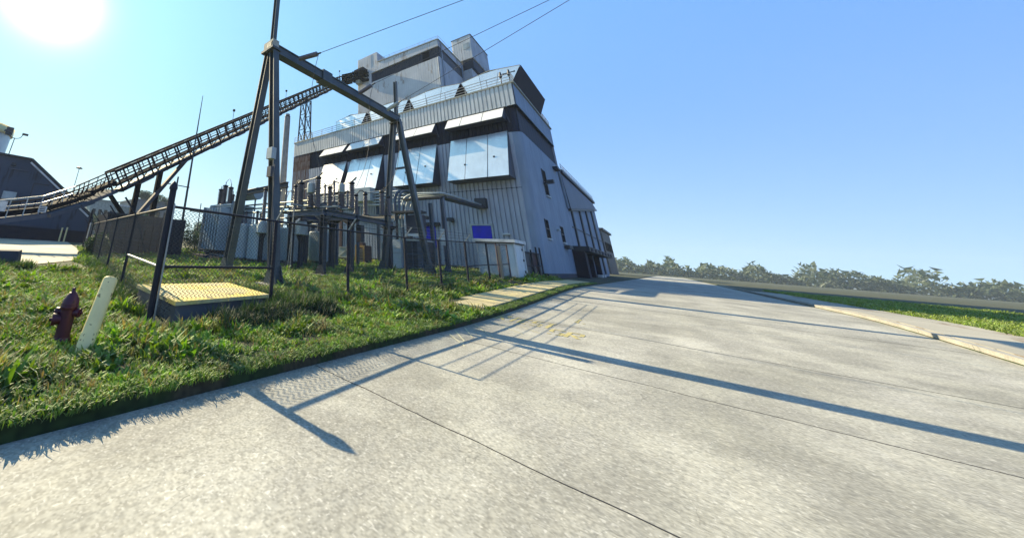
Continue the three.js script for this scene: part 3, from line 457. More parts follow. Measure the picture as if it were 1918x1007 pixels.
// ------------------------------------------------------------------ gantry, insulator strings and overhead wires
{
  const g = thing('substation_gantry', 'tall steel gantry of two splayed A-frames joined by one thick beam', 'gantry', [-12.5, 0, -15]);
  const N = [-12.85, 12.65, -9.2], F = [-12.2, 12.1, -21.8];
  const leg = (foot, top, w) => { const l = mb().hbeam(foot, top, w, w, [1, 0, 0], 0.05).build('leg', M.gantry, g); mb().box(foot[0] - 0.38, foot[1], foot[2] - 0.38, foot[0] + 0.38, foot[1] + 0.05, foot[2] + 0.38).poly([[-0.42, 0.05], [0.42, 0.05], [0.16, 0.75], [-0.16, 0.75]], (u, v, k) => [foot[0] + u, foot[1] + v, foot[2] + 0.2 + k], 0.03).poly([[-0.42, 0.05], [0.42, 0.05], [0.16, 0.75], [-0.16, 0.75]], (u, v, k) => [foot[0] + u, foot[1] + v, foot[2] - 0.2 + k], 0.03).build('base_plate', M.gantry, l); mb().box(foot[0] - 0.55, foot[1] - 0.4, foot[2] - 0.55, foot[0] + 0.55, foot[1] + 0.04, foot[2] + 0.55).build('footing', M.concrete, l); };
  leg([-14.85, 0.06, -9.1], [N[0] - 0.24, N[1] - 0.15, N[2]], 0.40); leg([-10.85, 0.06, -9.0], [N[0] + 0.2, N[1] - 0.15, N[2]], 0.40);
  leg([-13.5, 0.36, -21.5], [F[0] - 0.2, F[1] - 0.1, F[2]], 0.36); leg([-10.5, 0.4, -22.3], [F[0] + 0.2, F[1] - 0.1, F[2]], 0.36);
  mb().hbeam([N[0] + 0.05, N[1] - 0.05, N[2] + 0.3], [F[0], F[1], F[2] - 0.3], 0.52, 0.6, [0, 1, 0], 0.07).bar([N[0] + 0.05, N[1] - 0.05, N[2] + 0.3], [F[0], F[1], F[2] - 0.3], 0.42, 0.44).build('beam', M.gantry, g);
  { const t = 0.345, p = [lerp(N[0], F[0], t), lerp(N[1], F[1], t), lerp(N[2], F[2], t)]; mb().box(p[0] - 0.32, p[1] - 0.4, p[2] - 0.45, p[0] + 0.34, p[1] + 0.38, p[2] + 0.45).build('splice_plate', M.gantry, g); }
  mb().hbeam([N[0] + 0.02, N[1] + 0.1, N[2]], [N[0] - 0.02, 19.5, N[2]], 0.26, 0.3, [1, 0, 0], 0.04).build('mast', M.gantry, g);
  mb().hbeam([F[0] + 0.05, F[1] + 0.1, F[2]], [F[0] + 0.1, 15.5, F[2]], 0.22, 0.26, [1, 0, 0], 0.04).build('mast', M.gantry, g);
  mb().box(N[0] - 0.52, N[1] - 0.12, N[2] - 0.2, N[0] + 0.36, N[1] + 0.42, N[2] + 0.26).build('gusset', M.trim, g); mb().box(N[0] - 0.62, N[1] - 0.28, N[2] - 0.3, N[0] + 0.5, N[1] - 0.13, N[2] + 0.36).build('cap_plate', M.gantry, g);
  mb().box(F[0] - 0.42, F[1] - 0.42, F[2] - 0.25, F[0] + 0.42, F[1] - 0.3, F[2] + 0.3).build('cap_plate', M.gantry, g);
  const bx = mb().box(-11.52, 5.45, -8.78, -11.12, 6.0, -8.5).build('junction_box', M.greyPaint, g); mb().tube([-11.1, 5.2, -8.75], [-10.95, 0.6, -8.75], 0.03, 6).box(-11.5, 4.6, -8.75, -11.2, 5.1, -8.6).build('conduit', M.wire, bx);

  const strings = [[[-12.3, 12.48, -10.85], [-10.53, 11.95, -10.69], 'brown disc insulator string nearest the tall mast', [-4.3, 14.66, -15.2]], [[-12.1, 12.25, -16.55], [-10.78, 12.45, -16.37], 'brown disc insulator string at the middle of the gantry beam', [-1.32, 15.56, -19.47]], [[-11.95, 12.15, -20.0], [-10.6, 12.22, -19.49], 'pale disc insulator string beside the short far mast', [-0.59, 15.53, -20.14]]];
  const drops = [[[-12.3, 9.0, -12.0], [-12.28, 6.2, -13.0], [-12.2, 5.75, -13.1]], [[-11.6, 9.2, -17.2], [-11.9, 7.0, -17.0], [-12.3, 5.6, -16.6]], [[-10.9, 9.0, -19.8], [-11.4, 7.0, -19.9], [-12.2, 5.7, -19.5]]];
  strings.forEach(([a, b, label, w], i) => {
    const st = thing('insulator_string', label, 'insulator', a);
    const A = V(...a), B = V(...b), d = B.clone().sub(A), L = d.length(); d.normalize();
    mb().tube(a, b, 0.03, 6).build('rod', M.wire, st);
    for (let k = 0; k < 10; k++) { const p = A.clone().addScaledVector(d, 0.18 + (L - 0.32) * k / 9), q = p.clone().addScaledVector(d, 0.07); mb().tube(p.toArray(), q.toArray(), 0.155, 14, 0.07).build('disc', i === 2 ? M.greyPaint : M.porcelain, st); }
    mb().tube(b, B.clone().addScaledVector(d, 0.25).toArray(), 0.05, 6).build('clamp', M.steelDark, st);
    const W = V(...w), far = B.clone().addScaledVector(W.clone().sub(B), 5);
    tag(mb().tube(B.clone().addScaledVector(d, 0.1).toArray(), far.toArray(), 0.018, 6).build('overhead_wire', M.wire, null), ['thin overhead wire from the insulator string nearest the tall mast', 'thin overhead wire from the middle insulator string', 'thin overhead wire from the pale insulator string by the short mast'][i], 'wire');
    tag(mb().path([B.clone().addScaledVector(d, 0.1).toArray(), [b[0] - 0.25, b[1] - 0.8, b[2] - 0.1], ...drops[i]], 0.016, 5, 30).build('jumper_cable', M.wire, null), ['slack jumper cable hanging from the near insulator string to the switches', 'slack jumper cable hanging from the middle insulator string', 'slack jumper cable hanging from the pale far insulator string'][i], 'cable');
  });
}
// ------------------------------------------------------------------ switch platform
const insulator = (parent, [x, y, z], h, r = 0.13, cap = M.steelDark, name = 'post_insulator') => {
  const prof = [[0.001, 0], [r * 1.2, 0], [r * 1.2, 0.06], [r * 0.6, 0.08]]; const n = Math.round(h / 0.12);
  for (let k = 0; k < n; k++) { const y0 = 0.1 + k * (h - 0.2) / n; prof.push([r * 0.62, y0], [r, y0 + 0.035], [r * 0.62, y0 + 0.07]); }
  prof.push([r * 0.6, h - 0.08], [0.001, h - 0.06]);
  const m = mb().lathe(prof, [x, y, z], 12).build(name, M.porcelain, parent);
  if (cap) mb().lathe([[0.001, -0.06], [r * 0.9, -0.06], [r * 0.9, 0.06], [r * 0.5, 0.12], [0.001, 0.13]], [x, y + h, z], 10).build('cap', cap, m);
  return m;
};
{
  const p = thing('switch_platform', 'raised steel platform of brown post insulators and switches on dark columns', 'switchgear', [-15, 0.1, -17]);
  const y = 3.9;
  for (const [a, b] of [[[-16.9, y, -14.9], [-13.2, y, -14.9]], [[-18.7, y, -18.0], [-13.2, y, -18.0]], [[-13.4, y, -14.6], [-13.3, y, -22.6]], [[-16.7, y, -14.7], [-16.7, y, -18.2]], [[-18.5, y, -17.8], [-18.5, y, -20]]]) mb().hbeam([a[0], y - 0.12, a[2]], [b[0], y - 0.12, b[2]], 0.34, 0.36, [0, 1, 0], 0.04).build('girder', M.steelBlue, p);
  for (const [x, z] of [[-13.4, -14.75], [-13.3, -17.3], [-15.5, -18.0], [-18.2, -17.95], [-13.3, -22.0], [-16.7, -15.1]]) {
    const g0 = G(z), c = mb().hbeam([x, g0, z], [x, y - 0.28, z], 0.32, 0.32, [1, 0, 0], 0.035).build('column', M.steelDark, p);
    mb().poly([[-0.75, 0], [0.75, 0], [0.7, -0.08], [0.3, -0.3], [0.17, -0.75], [-0.17, -0.75], [-0.3, -0.3], [-0.7, -0.08]], (u, v, w) => [x + u, y - 0.31 + v, z + w - 0.03], 0.06).build('haunch', M.steelDark, c);
    mb().box(x - 0.4, g0 - 0.2, z - 0.4, x + 0.4, g0 + 0.1, z + 0.4).build('footing', M.concrete, c); mb().poly([[-0.4, 0.1], [0.4, 0.1], [0.17, 0.6], [-0.17, 0.6]], (u, v, w) => [x + u, g0 + v, z + w + 0.17], 0.03).build('base_plate', M.steelDark, c);
  }
  mb().box(-13.3, 2.2, -18.25, -12.9, 3.3, -17.9).build('control_box', M.steelDark, p);
  mb().bar([-16.7, 4.12, -15.0], [-13.4, 4.12, -15.0], 0.3, 0.06).bar([-14.8, 4.15, -13.3], [-14.8, 4.15, -15], 0.2, 0.08).bar([-12.4, 4.12, -15.0], [-13.4, 4.12, -15.0], 0.25, 0.06).bar([-12.3, 4.1, -19.6], [-13.4, 4.1, -19.6], 0.25, 0.08).bar([-12.1, 4.1, -16], [-13.4, 4.1, -16], 0.25, 0.08).build('switch_base', M.galv, p);
  const set = [[-16.3, -14.9, 1.6, 0.12], [-15.75, -14.9, 1.75, 0.19], [-14.75, -14.9, 1.0, 0.2], [-14.1, -14.9, 1.95, 0.17], [-13.95, -15.9, 1.45, 0.15], [-13.5, -16.5, 1.65, 0.15], [-13.1, -16.1, 1.1, 0.2], [-12.2, -16.0, 1.6, 0.15], [-13.65, -18.4, 1.3, 0.13], [-13.5, -19.3, 1.5, 0.14], [-12.35, -19.65, 1.65, 0.15], [-12.0, -19.9, 1.3, 0.12]];
  set.forEach(([x, z, h, r], i) => { insulator(p, [x, 4.1, z], h, r * 1.35, i === 2 || i === 6 ? null : M.steelDark); });
  for (const [x, z, yb, r, h] of [[-14.75, -14.9, 5.08, 0.28, 0.62], [-13.1, -16.1, 5.18, 0.2, 0.55]]) mb().lathe([[0.001, 0], [r * 0.8, 0], [r, 0.05], [r, h], [r * 0.85, h + 0.06], [0.001, h + 0.1]], [x, yb, z], 16).build('breaker_can', M.greyPaint, p);
  for (const [a, b] of [[[-15.75, 5.95, -14.9], [-14.1, 6.12, -14.9]], [[-13.5, 5.85, -16.5], [-12.2, 5.8, -16.0]], [[-13.5, 5.7, -19.3], [-12.35, 5.85, -19.65]]]) { const bl = mb().tube(a, b, 0.04, 6).build('switch_blade', M.galv, p); mb().bar([b[0] - 0.1, b[1] - 0.05, b[2]], [b[0] + 0.35, b[1] + 0.25, b[2]], 0.07, 0.07).ball(a, 0.13).build('contact', M.steelDark, bl); }
  for (const [a, m, b] of [[[-16.3, 5.75, -14.9], [-16.0, 6.1, -14.9], [-15.75, 5.95, -14.9]], [[-13.95, 5.6, -15.9], [-13.75, 6.0, -16.2], [-13.5, 5.85, -16.5]], [[-13.65, 5.45, -18.4], [-13.6, 5.85, -18.9], [-13.5, 5.7, -19.3]]]) mb().path([a, m, b], 0.035, 6, 10).build('jumper', M.steelDark, p);
  mb().path([[-17.4, 4.4, -14.9], [-16.9, 5.4, -14.9], [-16.4, 4.9, -14.9]], 0.025, 5, 12).build('jumper', M.galv, p);
  mb().tube([-16.05, 4.1, -14.6], [-16.05, 0.2, -14.6], 0.04, 6).tube([-15.85, 4.1, -14.5], [-16.1, 0.2, -14.4], 0.03, 6).build('conduit', M.galv, p);
}
// ------------------------------------------------------------------ transformers and breakers in the yard
{
  const t = thing('power_transformer', 'large blue grey power transformer with radiator fins and tall bushings on top', 'transformer', [-25, 0.05, -16]);
  const g0 = 0.1;
  mb().box(-28.6, g0 - 0.2, -17.6, -23.4, g0 + 0.3, -13.6).build('plinth', M.darkConc, t);
  mb().box(-27.9, g0 + 0.3, -17.0, -24.3, 4.7, -14.6).build('tank', M.tank, t);
  mb().box(-28.0, 4.7, -17.1, -24.2, 4.85, -14.5).box(-26.3, 4.85, -16.4, -25.0, 5.2, -15.1).build('lid', M.tank, t);
  for (let k = 0; k < 6; k++) mb().box(-26.85 + k * 0.48, 0.9, -14.5, -26.63 + k * 0.48, 4.4, -13.6).build('radiator', M.tank, t);
  mb().box(-28.1, 0.5, -14.58, -27.08, 4.5, -14.5).box(-26.95, 0.6, -14.58, -24.3, 4.5, -14.52).build('gap_shade_panel', M.tankDark, t);  // dark sheets added behind ladder and fins, colouring in the shaded gaps
  for (let k = 0; k < 5; k++) mb().box(-28.25, 0.8 + k * 0.72, -14.5, -27.05, 0.88 + k * 0.72, -14.0).build('rung', M.galv, t);
  mb().box(-28.3, 0.6, -14.6, -28.16, 4.6, -14.0).box(-27.12, 0.6, -14.6, -27.0, 4.6, -14.0).build('ladder_stile', M.greyPaint, t);
  mb().add(new THREE.CylinderGeometry(0.55, 0.55, 2.6, 18), new THREE.Matrix4().makeRotationZ(Math.PI / 2).setPosition(-24.0, 5.9, -16.3)).build('conservator', M.tank, t);
  mb().tube([-24.9, 4.8, -16.3], [-24.9, 5.5, -16.3], 0.12).tube([-23.1, 0.3, -16.3], [-23.1, 5.5, -16.3], 0.08).build('pipe', M.tank, t);
  for (const [x, z, h, r] of [[-27.5, -15.2, 1.55, 0.2], [-26.4, -15.0, 1.8, 0.2], [-25.2, -14.9, 1.5, 0.19], [-24.4, -15.4, 1.7, 0.19], [-27.2, -16.4, 1.2, 0.16], [-25.9, -16.5, 1.3, 0.16]]) { insulator(t, [x, 4.85, z], h, r * 1.5); mb().tube([x, 4.85 + h, z], [x, 4.85 + h + 0.4, z], 0.04).build('terminal', M.steelDark, t); }
  for (const [a, b, c] of [[[-26.4, 7.05, -15], [-25.8, 7.3, -15], [-25.2, 6.7, -14.9]], [[-24.4, 6.9, -15.4], [-23.6, 7.2, -15.3], [-22.4, 6.6, -15]]]) mb().path([a, b, c], 0.025, 5, 12).build('lead', M.wire, t);
}
function breaker(name, label, [x, z], w, d, h, cat) {
  const g0 = G(z), t = thing(name, label, cat, [x, g0, z]);
  const sh = new THREE.Shape(), r = Math.min(w, d) * 0.3; sh.moveTo(-w / 2 + r, -d / 2); sh.lineTo(w / 2 - r, -d / 2); sh.absarc(w / 2 - r, -d / 2 + r, r, -Math.PI / 2, 0); sh.lineTo(w / 2, d / 2 - r); sh.absarc(w / 2 - r, d / 2 - r, r, 0, Math.PI / 2); sh.lineTo(-w / 2 + r, d / 2); sh.absarc(-w / 2 + r, d / 2 - r, r, Math.PI / 2, Math.PI); sh.lineTo(-w / 2, -d / 2 + r); sh.absarc(-w / 2 + r, -d / 2 + r, r, Math.PI, Math.PI * 1.5);
  const e = new THREE.ExtrudeGeometry(sh, { depth: h - 0.45, bevelEnabled: true, bevelSize: 0.08, bevelThickness: 0.08, bevelSegments: 2, curveSegments: 5 }); e.rotateX(-Math.PI / 2); e.translate(x, g0 + 0.42, z);
  mb().add(e).build('tank', M.tank, t);
  mb().box(x - w / 2 + 0.1, g0 - 0.1, z - d / 2 + 0.1, x + w / 2 - 0.1, g0 + 0.36, z + d / 2 - 0.1).build('plinth', M.darkConc, t);
  return t;
}
{
  const a = breaker('oil_tank_breaker', 'pale grey-green breaker tank directly left of the tall near leg of the gantry', [-22.9, -15.2], 1.9, 1.5, 2.95, 'circuit breaker');
  insulator(a, [-23.2, 3.05, -15.2], 1.1, 0.15); insulator(a, [-22.5, 3.05, -15.1], 1.0, 0.15);
  const b = breaker('oil_tank_breaker', 'grey breaker tank half hidden behind the vertical near gantry leg', [-20.9, -15.6], 1.6, 1.5, 2.9, 'circuit breaker');
  insulator(b, [-21.1, 3.0, -15.6], 0.9, 0.15);
  const c = breaker('oil_tank_breaker', 'round shouldered grey breaker tank directly right of the vertical near gantry leg', [-19.3, -17.4], 1.75, 1.4, 2.75, 'circuit breaker');
  insulator(c, [-19.5, 2.85, -17.4], 1.0, 0.15); insulator(c, [-18.9, 2.85, -17.3], 1.0, 0.15);
  const e = breaker('oil_tank_breaker', 'pale breaker tank farthest right, seen low between the dark platform columns', [-18.6, -20.2], 1.7, 1.4, 2.6, 'circuit breaker');
  insulator(e, [-18.9, 2.7, -20.2], 1.0, 0.17); insulator(e, [-18.3, 2.7, -20.1], 1.0, 0.17);
  for (const [x, z, h] of [[-22.0, -15.9, 1.2], [-21.6, -16.2, 1.4], [-20.4, -15.9, 1.3]]) insulator(b, [x, 2.98, z], h, 0.16);
  for (const [x, z, label] of [[-19.95, -15.0, 'dark support column carrying a grey voltage unit left of the near gantry leg'], [-16.2, -15.6, 'dark support column carrying a grey voltage unit right of the near gantry leg']]) {
    const g0 = G(z), t = thing('instrument_transformer', label, 'transformer', [x, g0, z]);
    mb().hbeam([x, g0, z], [x, 2.35, z], 0.26, 0.26, [1, 0, 0], 0.03).build('column', M.steelDark, t);
    mb().poly([[-0.5, 0], [0.5, 0], [0.15, -0.5], [-0.15, -0.5]], (u, v, w) => [x + u, 2.4 + v, z + w - 0.04], 0.08).build('bracket', M.steelDark, t);
    mb().lathe([[0.001, 0], [0.5, 0], [0.52, 0.08], [0.45, 0.14], [0.45, 0.55], [0.36, 0.72], [0.36, 0.9], [0.001, 0.95]], [x, 2.4, z], 18).build('tank', M.greyPaint, t);
    insulator(t, [x, 3.3, z], x < -18 ? 2.5 : 0.7, 0.2);
  }
  const bd = thing('bus_support', 'dark steel bus beam spanning between the near gantry legs above the breakers', 'bus bar', [-22, 5, -15.3]);
  mb().hbeam([-24.6, 5.75, -15.2], [-17.5, 6.0, -15.2], 0.26, 0.4, [0, 1, 0], 0.03).build('beam', M.steelDark, bd);
  for (const y of [4.2, 4.55, 4.9]) mb().tube([-24.5, y, -16 - (y - 4) * 0.3], [-15.5, y - 0.15, -15.6], 0.07, 6).build('bus_tube', M.copper, bd);
  for (const x of [-23.9, -18.6]) mb().hbeam([x, G(-15.2), -15.6], [x, 5.8, -15.2], 0.2, 0.2, [1, 0, 0], 0.025).build('column', M.steelDark, bd);
}
{ // second frame of switches behind the breakers
  const p = thing('switch_rack', 'tall grey steel frame of insulators and bus tubes behind the breaker tanks', 'switchgear', [-21, 0.3, -22]);
  for (const x of [-26.5, -23.2, -20.0, -17.2]) for (const z of [-20.6, -23.4]) mb().hbeam([x, G(z), z], [x, 5.4, z], 0.2, 0.2, [1, 0, 0], 0.025).build('column', M.steelBlue, p);
  for (const z of [-20.6, -23.4]) mb().hbeam([-26.7, 5.3, z], [-17.0, 5.3, z], 0.22, 0.28, [0, 1, 0], 0.03).build('girder', M.steelBlue, p);
  for (const x of [-26.5, -17.2]) mb().hbeam([x, 5.05, -20.6], [x, 5.05, -23.4], 0.2, 0.2, [0, 1, 0], 0.03).build('cross_beam', M.steelBlue, p);
  for (let k = 0; k < 9; k++) { const x = -26 + k * 1.05; insulator(p, [x, 5.45, -20.6], 1.25 + 0.25 * (k % 3), 0.13); if (k % 2) insulator(p, [x + 0.3, 5.45, -23.4], 1.4, 0.13); }
  for (let k = 0; k < 4; k++) mb().tube([-26 + k * 2.2, 6.8, -20.6], [-24.6 + k * 2.2, 7.0, -20.6], 0.045, 6).build('switch_blade', M.galv, p);
  for (const y of [3.6, 4.2]) mb().tube([-26.5, y, -20.4], [-17.2, y, -20.4], 0.07, 6).build('bus_tube', M.galv, p);
  for (let k = 0; k < 6; k++) mb().tube([-25.6 + k * 1.6, 0.3, -20.2], [-25.6 + k * 1.6, 5.2, -20.2], 0.035, 6).build('conduit', M.galv, p);
}
// ------------------------------------------------------------------ bus duct along the hall, pipes over the yard
{
  const d = thing('pipe_bridge', 'bundle of pale pipes on blue posts bending over into the hall wall', 'pipe rack', [-12, 0.5, -30]);
  for (const k of [0, 1, 2]) { const o = k * 0.26, z = -26.3 - o; mb().path([[-14.55 + o, 3.9, z], [-14.55 + o, 5.6 - o * 0.3, z], [-14.2 + o, 6.45 - o * 0.4, z], [-13.4, 6.72 - o * 0.5, z], [-11.6, 6.66 - o * 0.3, z], [-11.05 - o, 6.66, z - 0.25], [-10.95 - o, 6.7, -28], [-11.2 - o, 6.9, -32.5], [-11.35 - o * 0.6, 7.1, FZ + 0.1]], 0.085, 8, 70).build('pipe', M.greyPaint, d); }
  mb().bar([-14.4, 6.3, -26.5], [-10.9, 6.3, -26.5], 0.7, 0.12).bar([-11.1, 6.35, -26.5], [-11.4, 6.8, FZ + 0.1], 0.9, 0.16).build('tray', M.steelDark, d);
  for (const [x, z] of [[-10.96, -26.3], [-13.2, -29]]) { const c = mb().hbeam([x, G(z), z], [x, 6.3, z], 0.28, 0.28, [1, 0, 0], 0.03).build('post', M.steelBlue, d); mb().poly([[-0.4, 0], [0.4, 0], [0.15, 0.5], [-0.15, 0.5]], (u, v, w) => [x + u, G(z) + v, z + w + 0.15], 0.04).build('base_plate', M.steelBlue, c); }
  mb().box(-11.2, 2.5, -26.05, -10.9, 3.75, -26.0).build('white_notice', M.white, d);
  const l = thing('bus_duct', 'grey box duct with horizontal pipes running along the hall under the hoods', 'duct', [-26, 7, -34]);
  mb().box(-25.6, 7.75, -34.6, -22.75, 9.45, -33.5).build('duct_box', M.greyPaint, l);
  for (let k = 0; k < 5; k++) mb().tube([-31.5, 8.9 - k * 0.36, -34.3], [-18.6, 8.75 - k * 0.38, -34.3], 0.11, 8).build('pipe', k % 2 ? M.greyPaint : M.white, l);
  for (const x of [-30, -22.4, -19]) mb().hbeam([x, 0.5, -34.6], [x, 8.9, -34.6], 0.26, 0.26, [1, 0, 0], 0.03).build('post', M.steelBlue, l);
  mb().bar([-23.5, 5.7, -33], [-14, 5.1, -30], 0.4, 0.3).build('tray', M.steelDark, l);
  for (const [x, r] of [[-17.9, 0.16], [-17.4, 0.12]]) mb().path([[x, 5, -31], [x, 7.2, -31], [x + 0.25, 8.0, -31.2], [x + 0.85, 8.3, -33]], r, 8, 24).build('riser_pipe', M.steelBlue, l);
}
// ------------------------------------------------------------------ cabinets
{
  const c = thing('control_cabinet', 'pale blue grey control cabinet with a sloped cap beside the far right gantry legs', 'cabinet', [-14.2, 0.4, -24.8]);
  mb().box(-14.75, 0.5, -25.6, -13.75, 2.75, -24.5).build('body', M.shelter, c); mb().box(-14.72, 1.75, -24.48, -13.78, 2.7, -24.44).box(-14.72, 0.6, -24.48, -13.78, 1.66, -24.44).build('door', M.shelter, c);
  for (let k = 0; k < 4; k++) mb().box(-14.55 + k * 0.18, 2.1, -24.43, -14.43 + k * 0.18, 2.17, -24.41).build('vent_slot', M.white, c);
  mb().box(-14.85, 0.3, -25.7, -13.65, 0.48, -24.4).build('plinth', M.darkConc, c);
  const e = thing('transformer_enclosure', 'dark grey transformer enclosure standing directly right of the pale control cabinet', 'cabinet', [-12.9, 0.4, -25]);
  mb().box(-13.6, 0.62, -26.4, -12.05, 2.7, -24.7).build('body', M.tankDark, e); mb().box(-13.65, 2.7, -26.45, -12.0, 2.82, -24.6).build('cap', M.greyPaint, e);
  mb().box(-13.45, 1.65, -24.68, -12.5, 1.72, -24.62).box(-13.45, 0.68, -24.68, -12.2, 0.76, -24.62).box(-12.95, 0.76, -24.68, -12.88, 2.6, -24.64).build('strap', M.steelBlue, e);
  mb().box(-12.45, 0.5, -24.9, -12.1, 2.65, -24.55).build('side_box', M.steelBlue, e);
  mb().box(-13.5, 0.25, -26.2, -12.1, 0.6, -24.8).build('plinth', M.darkConc, e);
  const w = thing('window_unit', 'white framed grey unit raised above the dark enclosure', 'cabinet', [-13, 3, -25.2]);
  mb().box(-13.6, 3.2, -26, -12.3, 4.8, -25.2).build('body', M.darkConc, w); mb().box(-13.7, 3.1, -25.18, -13.6, 4.9, -25.05).box(-13.6, 3.1, -25.18, -12.25, 3.3, -25.05).build('frame', M.white, w);
  for (const x of [-13.5, -12.5]) mb().box(x, 2.82, -25.8, x + 0.1, 3.2, -25.4).build('stand', M.steelDark, w);
  mb().box(-14.8, 4.95, -26.0, -12.2, 5.12, -24.9).box(-14.9, 2.8, -25.9, -14.75, 4.95, -25.75).box(-13.95, 2.8, -25.9, -13.8, 4.95, -25.75).build('tray_frame', M.steelDark, w);
  const o = thing('louvred_cabinet', 'ochre framed cabinet with a grey louvre and brown side standing by the hall', 'cabinet', [-19, 0.5, -26.8]);
  mb().box(-19.7, 0.5, -27.7, -18.72, 2.2, -26.5).build('body', M.brown, o); mb().box(-19.75, 0.5, -26.48, -19.4, 2.2, -26.4).box(-18.85, 0.5, -26.48, -18.68, 2.2, -26.4).box(-19.4, 2.0, -26.48, -18.85, 2.2, -26.4).build('frame', M.orange, o);
  for (let k = 0; k < 10; k++) mb().bar([-19.39, 0.62 + k * 0.135, -26.43], [-18.86, 0.62 + k * 0.135, -26.43], 0.09, 0.03, [0, 1, 0.6]).build('slat', M.galv, o);
  mb().box(-19.5, 2.2, -27, -18.9, 2.45, -26.5).build('cap', M.brown, o);
  const q = thing('mesh_cage', 'low grey cage on a dark skid between the columns left of the ochre cabinet', 'cage', [-21.5, 0.5, -27.2]);
  mb().box(-22.3, 0.95, -27.8, -20.9, 1.95, -27.0).build('body', M.greyPaint, q); mb().bar([-22.25, 1.0, -26.97], [-20.95, 1.9, -26.97], 0.05, 0.05).bar([-22.3, 1.92, -26.97], [-20.9, 1.92, -26.97], 0.06, 0.06).bar([-22.3, 0.98, -26.97], [-20.9, 0.98, -26.97], 0.06, 0.06).build('frame', M.white, q);
  mb().box(-22.4, 0.5, -27.9, -20.8, 0.9, -26.9).build('skid', M.steelDark, q);
  const v = thing('valve_stand', 'small rusted valve with a bent hose left of the pale control cabinet', 'valve', [-15.6, 0.45, -24.9]);
  mb().box(-15.9, 0.45, -25.2, -15.2, 2.4, -25.1).build('back_board', M.darkConc, v); mb().box(-15.95, 0.45, -25.1, -15.85, 2.5, -25).box(-15.25, 0.45, -25.1, -15.15, 2.5, -25).box(-15.85, 2.38, -25.1, -15.25, 2.5, -25).build('frame', M.greyPaint, v);
  mb().path([[-15.3, 1.9, -24.9], [-15.5, 1.5, -24.8], [-15.3, 1.1, -24.8], [-15.5, 0.5, -24.7]], 0.06, 6, 20).box(-15.55, 1.15, -24.95, -15.2, 1.5, -24.7).build('hose', M.galv, v);

  // equipment shelter
  const s = thing('equipment_shelter', 'white roofed pale blue equipment shelter behind the fence near the hall corner', 'shelter', [-8.1, 0.5, -29.2]);
  const x0 = -9.3, x1 = -6.98, z0 = -28.0, z1 = -30.4, yb = 0.66, yt = 2.92;
  mb().box(x0, yb, z1, x1, yt, z0).build('body', M.shelter, s);
  mb().box(x0 + 0.05, 0.3, z1 + 0.05, x1 - 0.05, yb, z0 - 0.05).build('plinth', M.darkConc, s);
  mb().box(x0 - 0.28, 2.99, z1 - 0.2, x1 + 0.22, 3.2, z0 + 0.3).build('roof', M.white, s); mb().box(x0 - 0.1, 2.92, z1 - 0.1, x1 + 0.12, 2.99, z0 + 0.12).build('eave', M.steelDark, s);
  for (let k = 0; k < 3; k++) mb().box(x0 + 0.06 + k * 0.76, yb + 0.05, z0 + 0.002, x0 + 0.78 + k * 0.76, yt - 0.1, z0 + 0.04).build('wall_panel', M.shelter, s);
  const dd = mb().box(x1 + 0.002, yb, z0 - 2.0, x1 + 0.05, yt - 0.12, z0 - 0.35).build('door', M.shelter, s); for (const y of [0.95, 1.75, 2.5]) mb().box(x1 + 0.05, y, z0 - 1.95, x1 + 0.1, y + 0.16, z0 - 1.8).build('hinge', M.steelDark, dd);
  mb().box(x1, yb, z0 - 0.22, x1 + 0.08, yt, z0 + 0.06).box(x1, yb, z1, x1 + 0.08, yt, z1 + 0.2).box(x0 - 0.06, yb, z0 - 0.1, x0, yt, z0 + 0.06).build('corner_post', M.white, s);
}
// ------------------------------------------------------------------ chain-link fences
function chain(b, p, q, y0, y1, pitch = 0.1, r = 0.0028) {           // woven zigzag wires between two posts
  const L = Math.hypot(q[0] - p[0], q[1] - p[1]), ux = (q[0] - p[0]) / L, uz = (q[1] - p[1]) / L, n = Math.floor(L / pitch), rows = Math.floor((y1 - y0) / (pitch / 2)), v = [];
  for (let i = 0; i < n; i++) for (let k = 0; k < rows; k++) {
    const a = (i + (k % 2)) * pitch, c = (i + ((k + 1) % 2)) * pitch, ya = y0 + k * pitch / 2, yc = ya + pitch / 2, o = k % 2 ? r : -r, dx = c > a ? r : -r;
    const gy = (t) => lerp(p[2], q[2], t / L);
    const A = [p[0] + ux * a, ya + gy(a), p[1] + uz * a], C = [p[0] + ux * c, yc + gy(c), p[1] + uz * c];
    const off = [[r * 0.9, 0.5 * r, 0], [-r * 0.9, 0.5 * r, 0], [0, 0.5 * r, r * 1.4]].map(([h, e, w]) => [ux * h - uz * w, -Math.sign(dx) * h, uz * h + ux * w]);
    for (let e = 0; e < 3; e++) { const f = (e + 1) % 3, P = (W, k2) => [W[0] + off[k2][0], W[1] + off[k2][1], W[2] + off[k2][2]]; v.push(...P(A, e), ...P(A, f), ...P(C, f), ...P(A, e), ...P(C, f), ...P(C, e)); }
  }
  const g = new THREE.BufferGeometry(); g.setAttribute('position', new THREE.Float32BufferAttribute(v, 3)); g.computeVertexNormals(); return b.add(g);
}
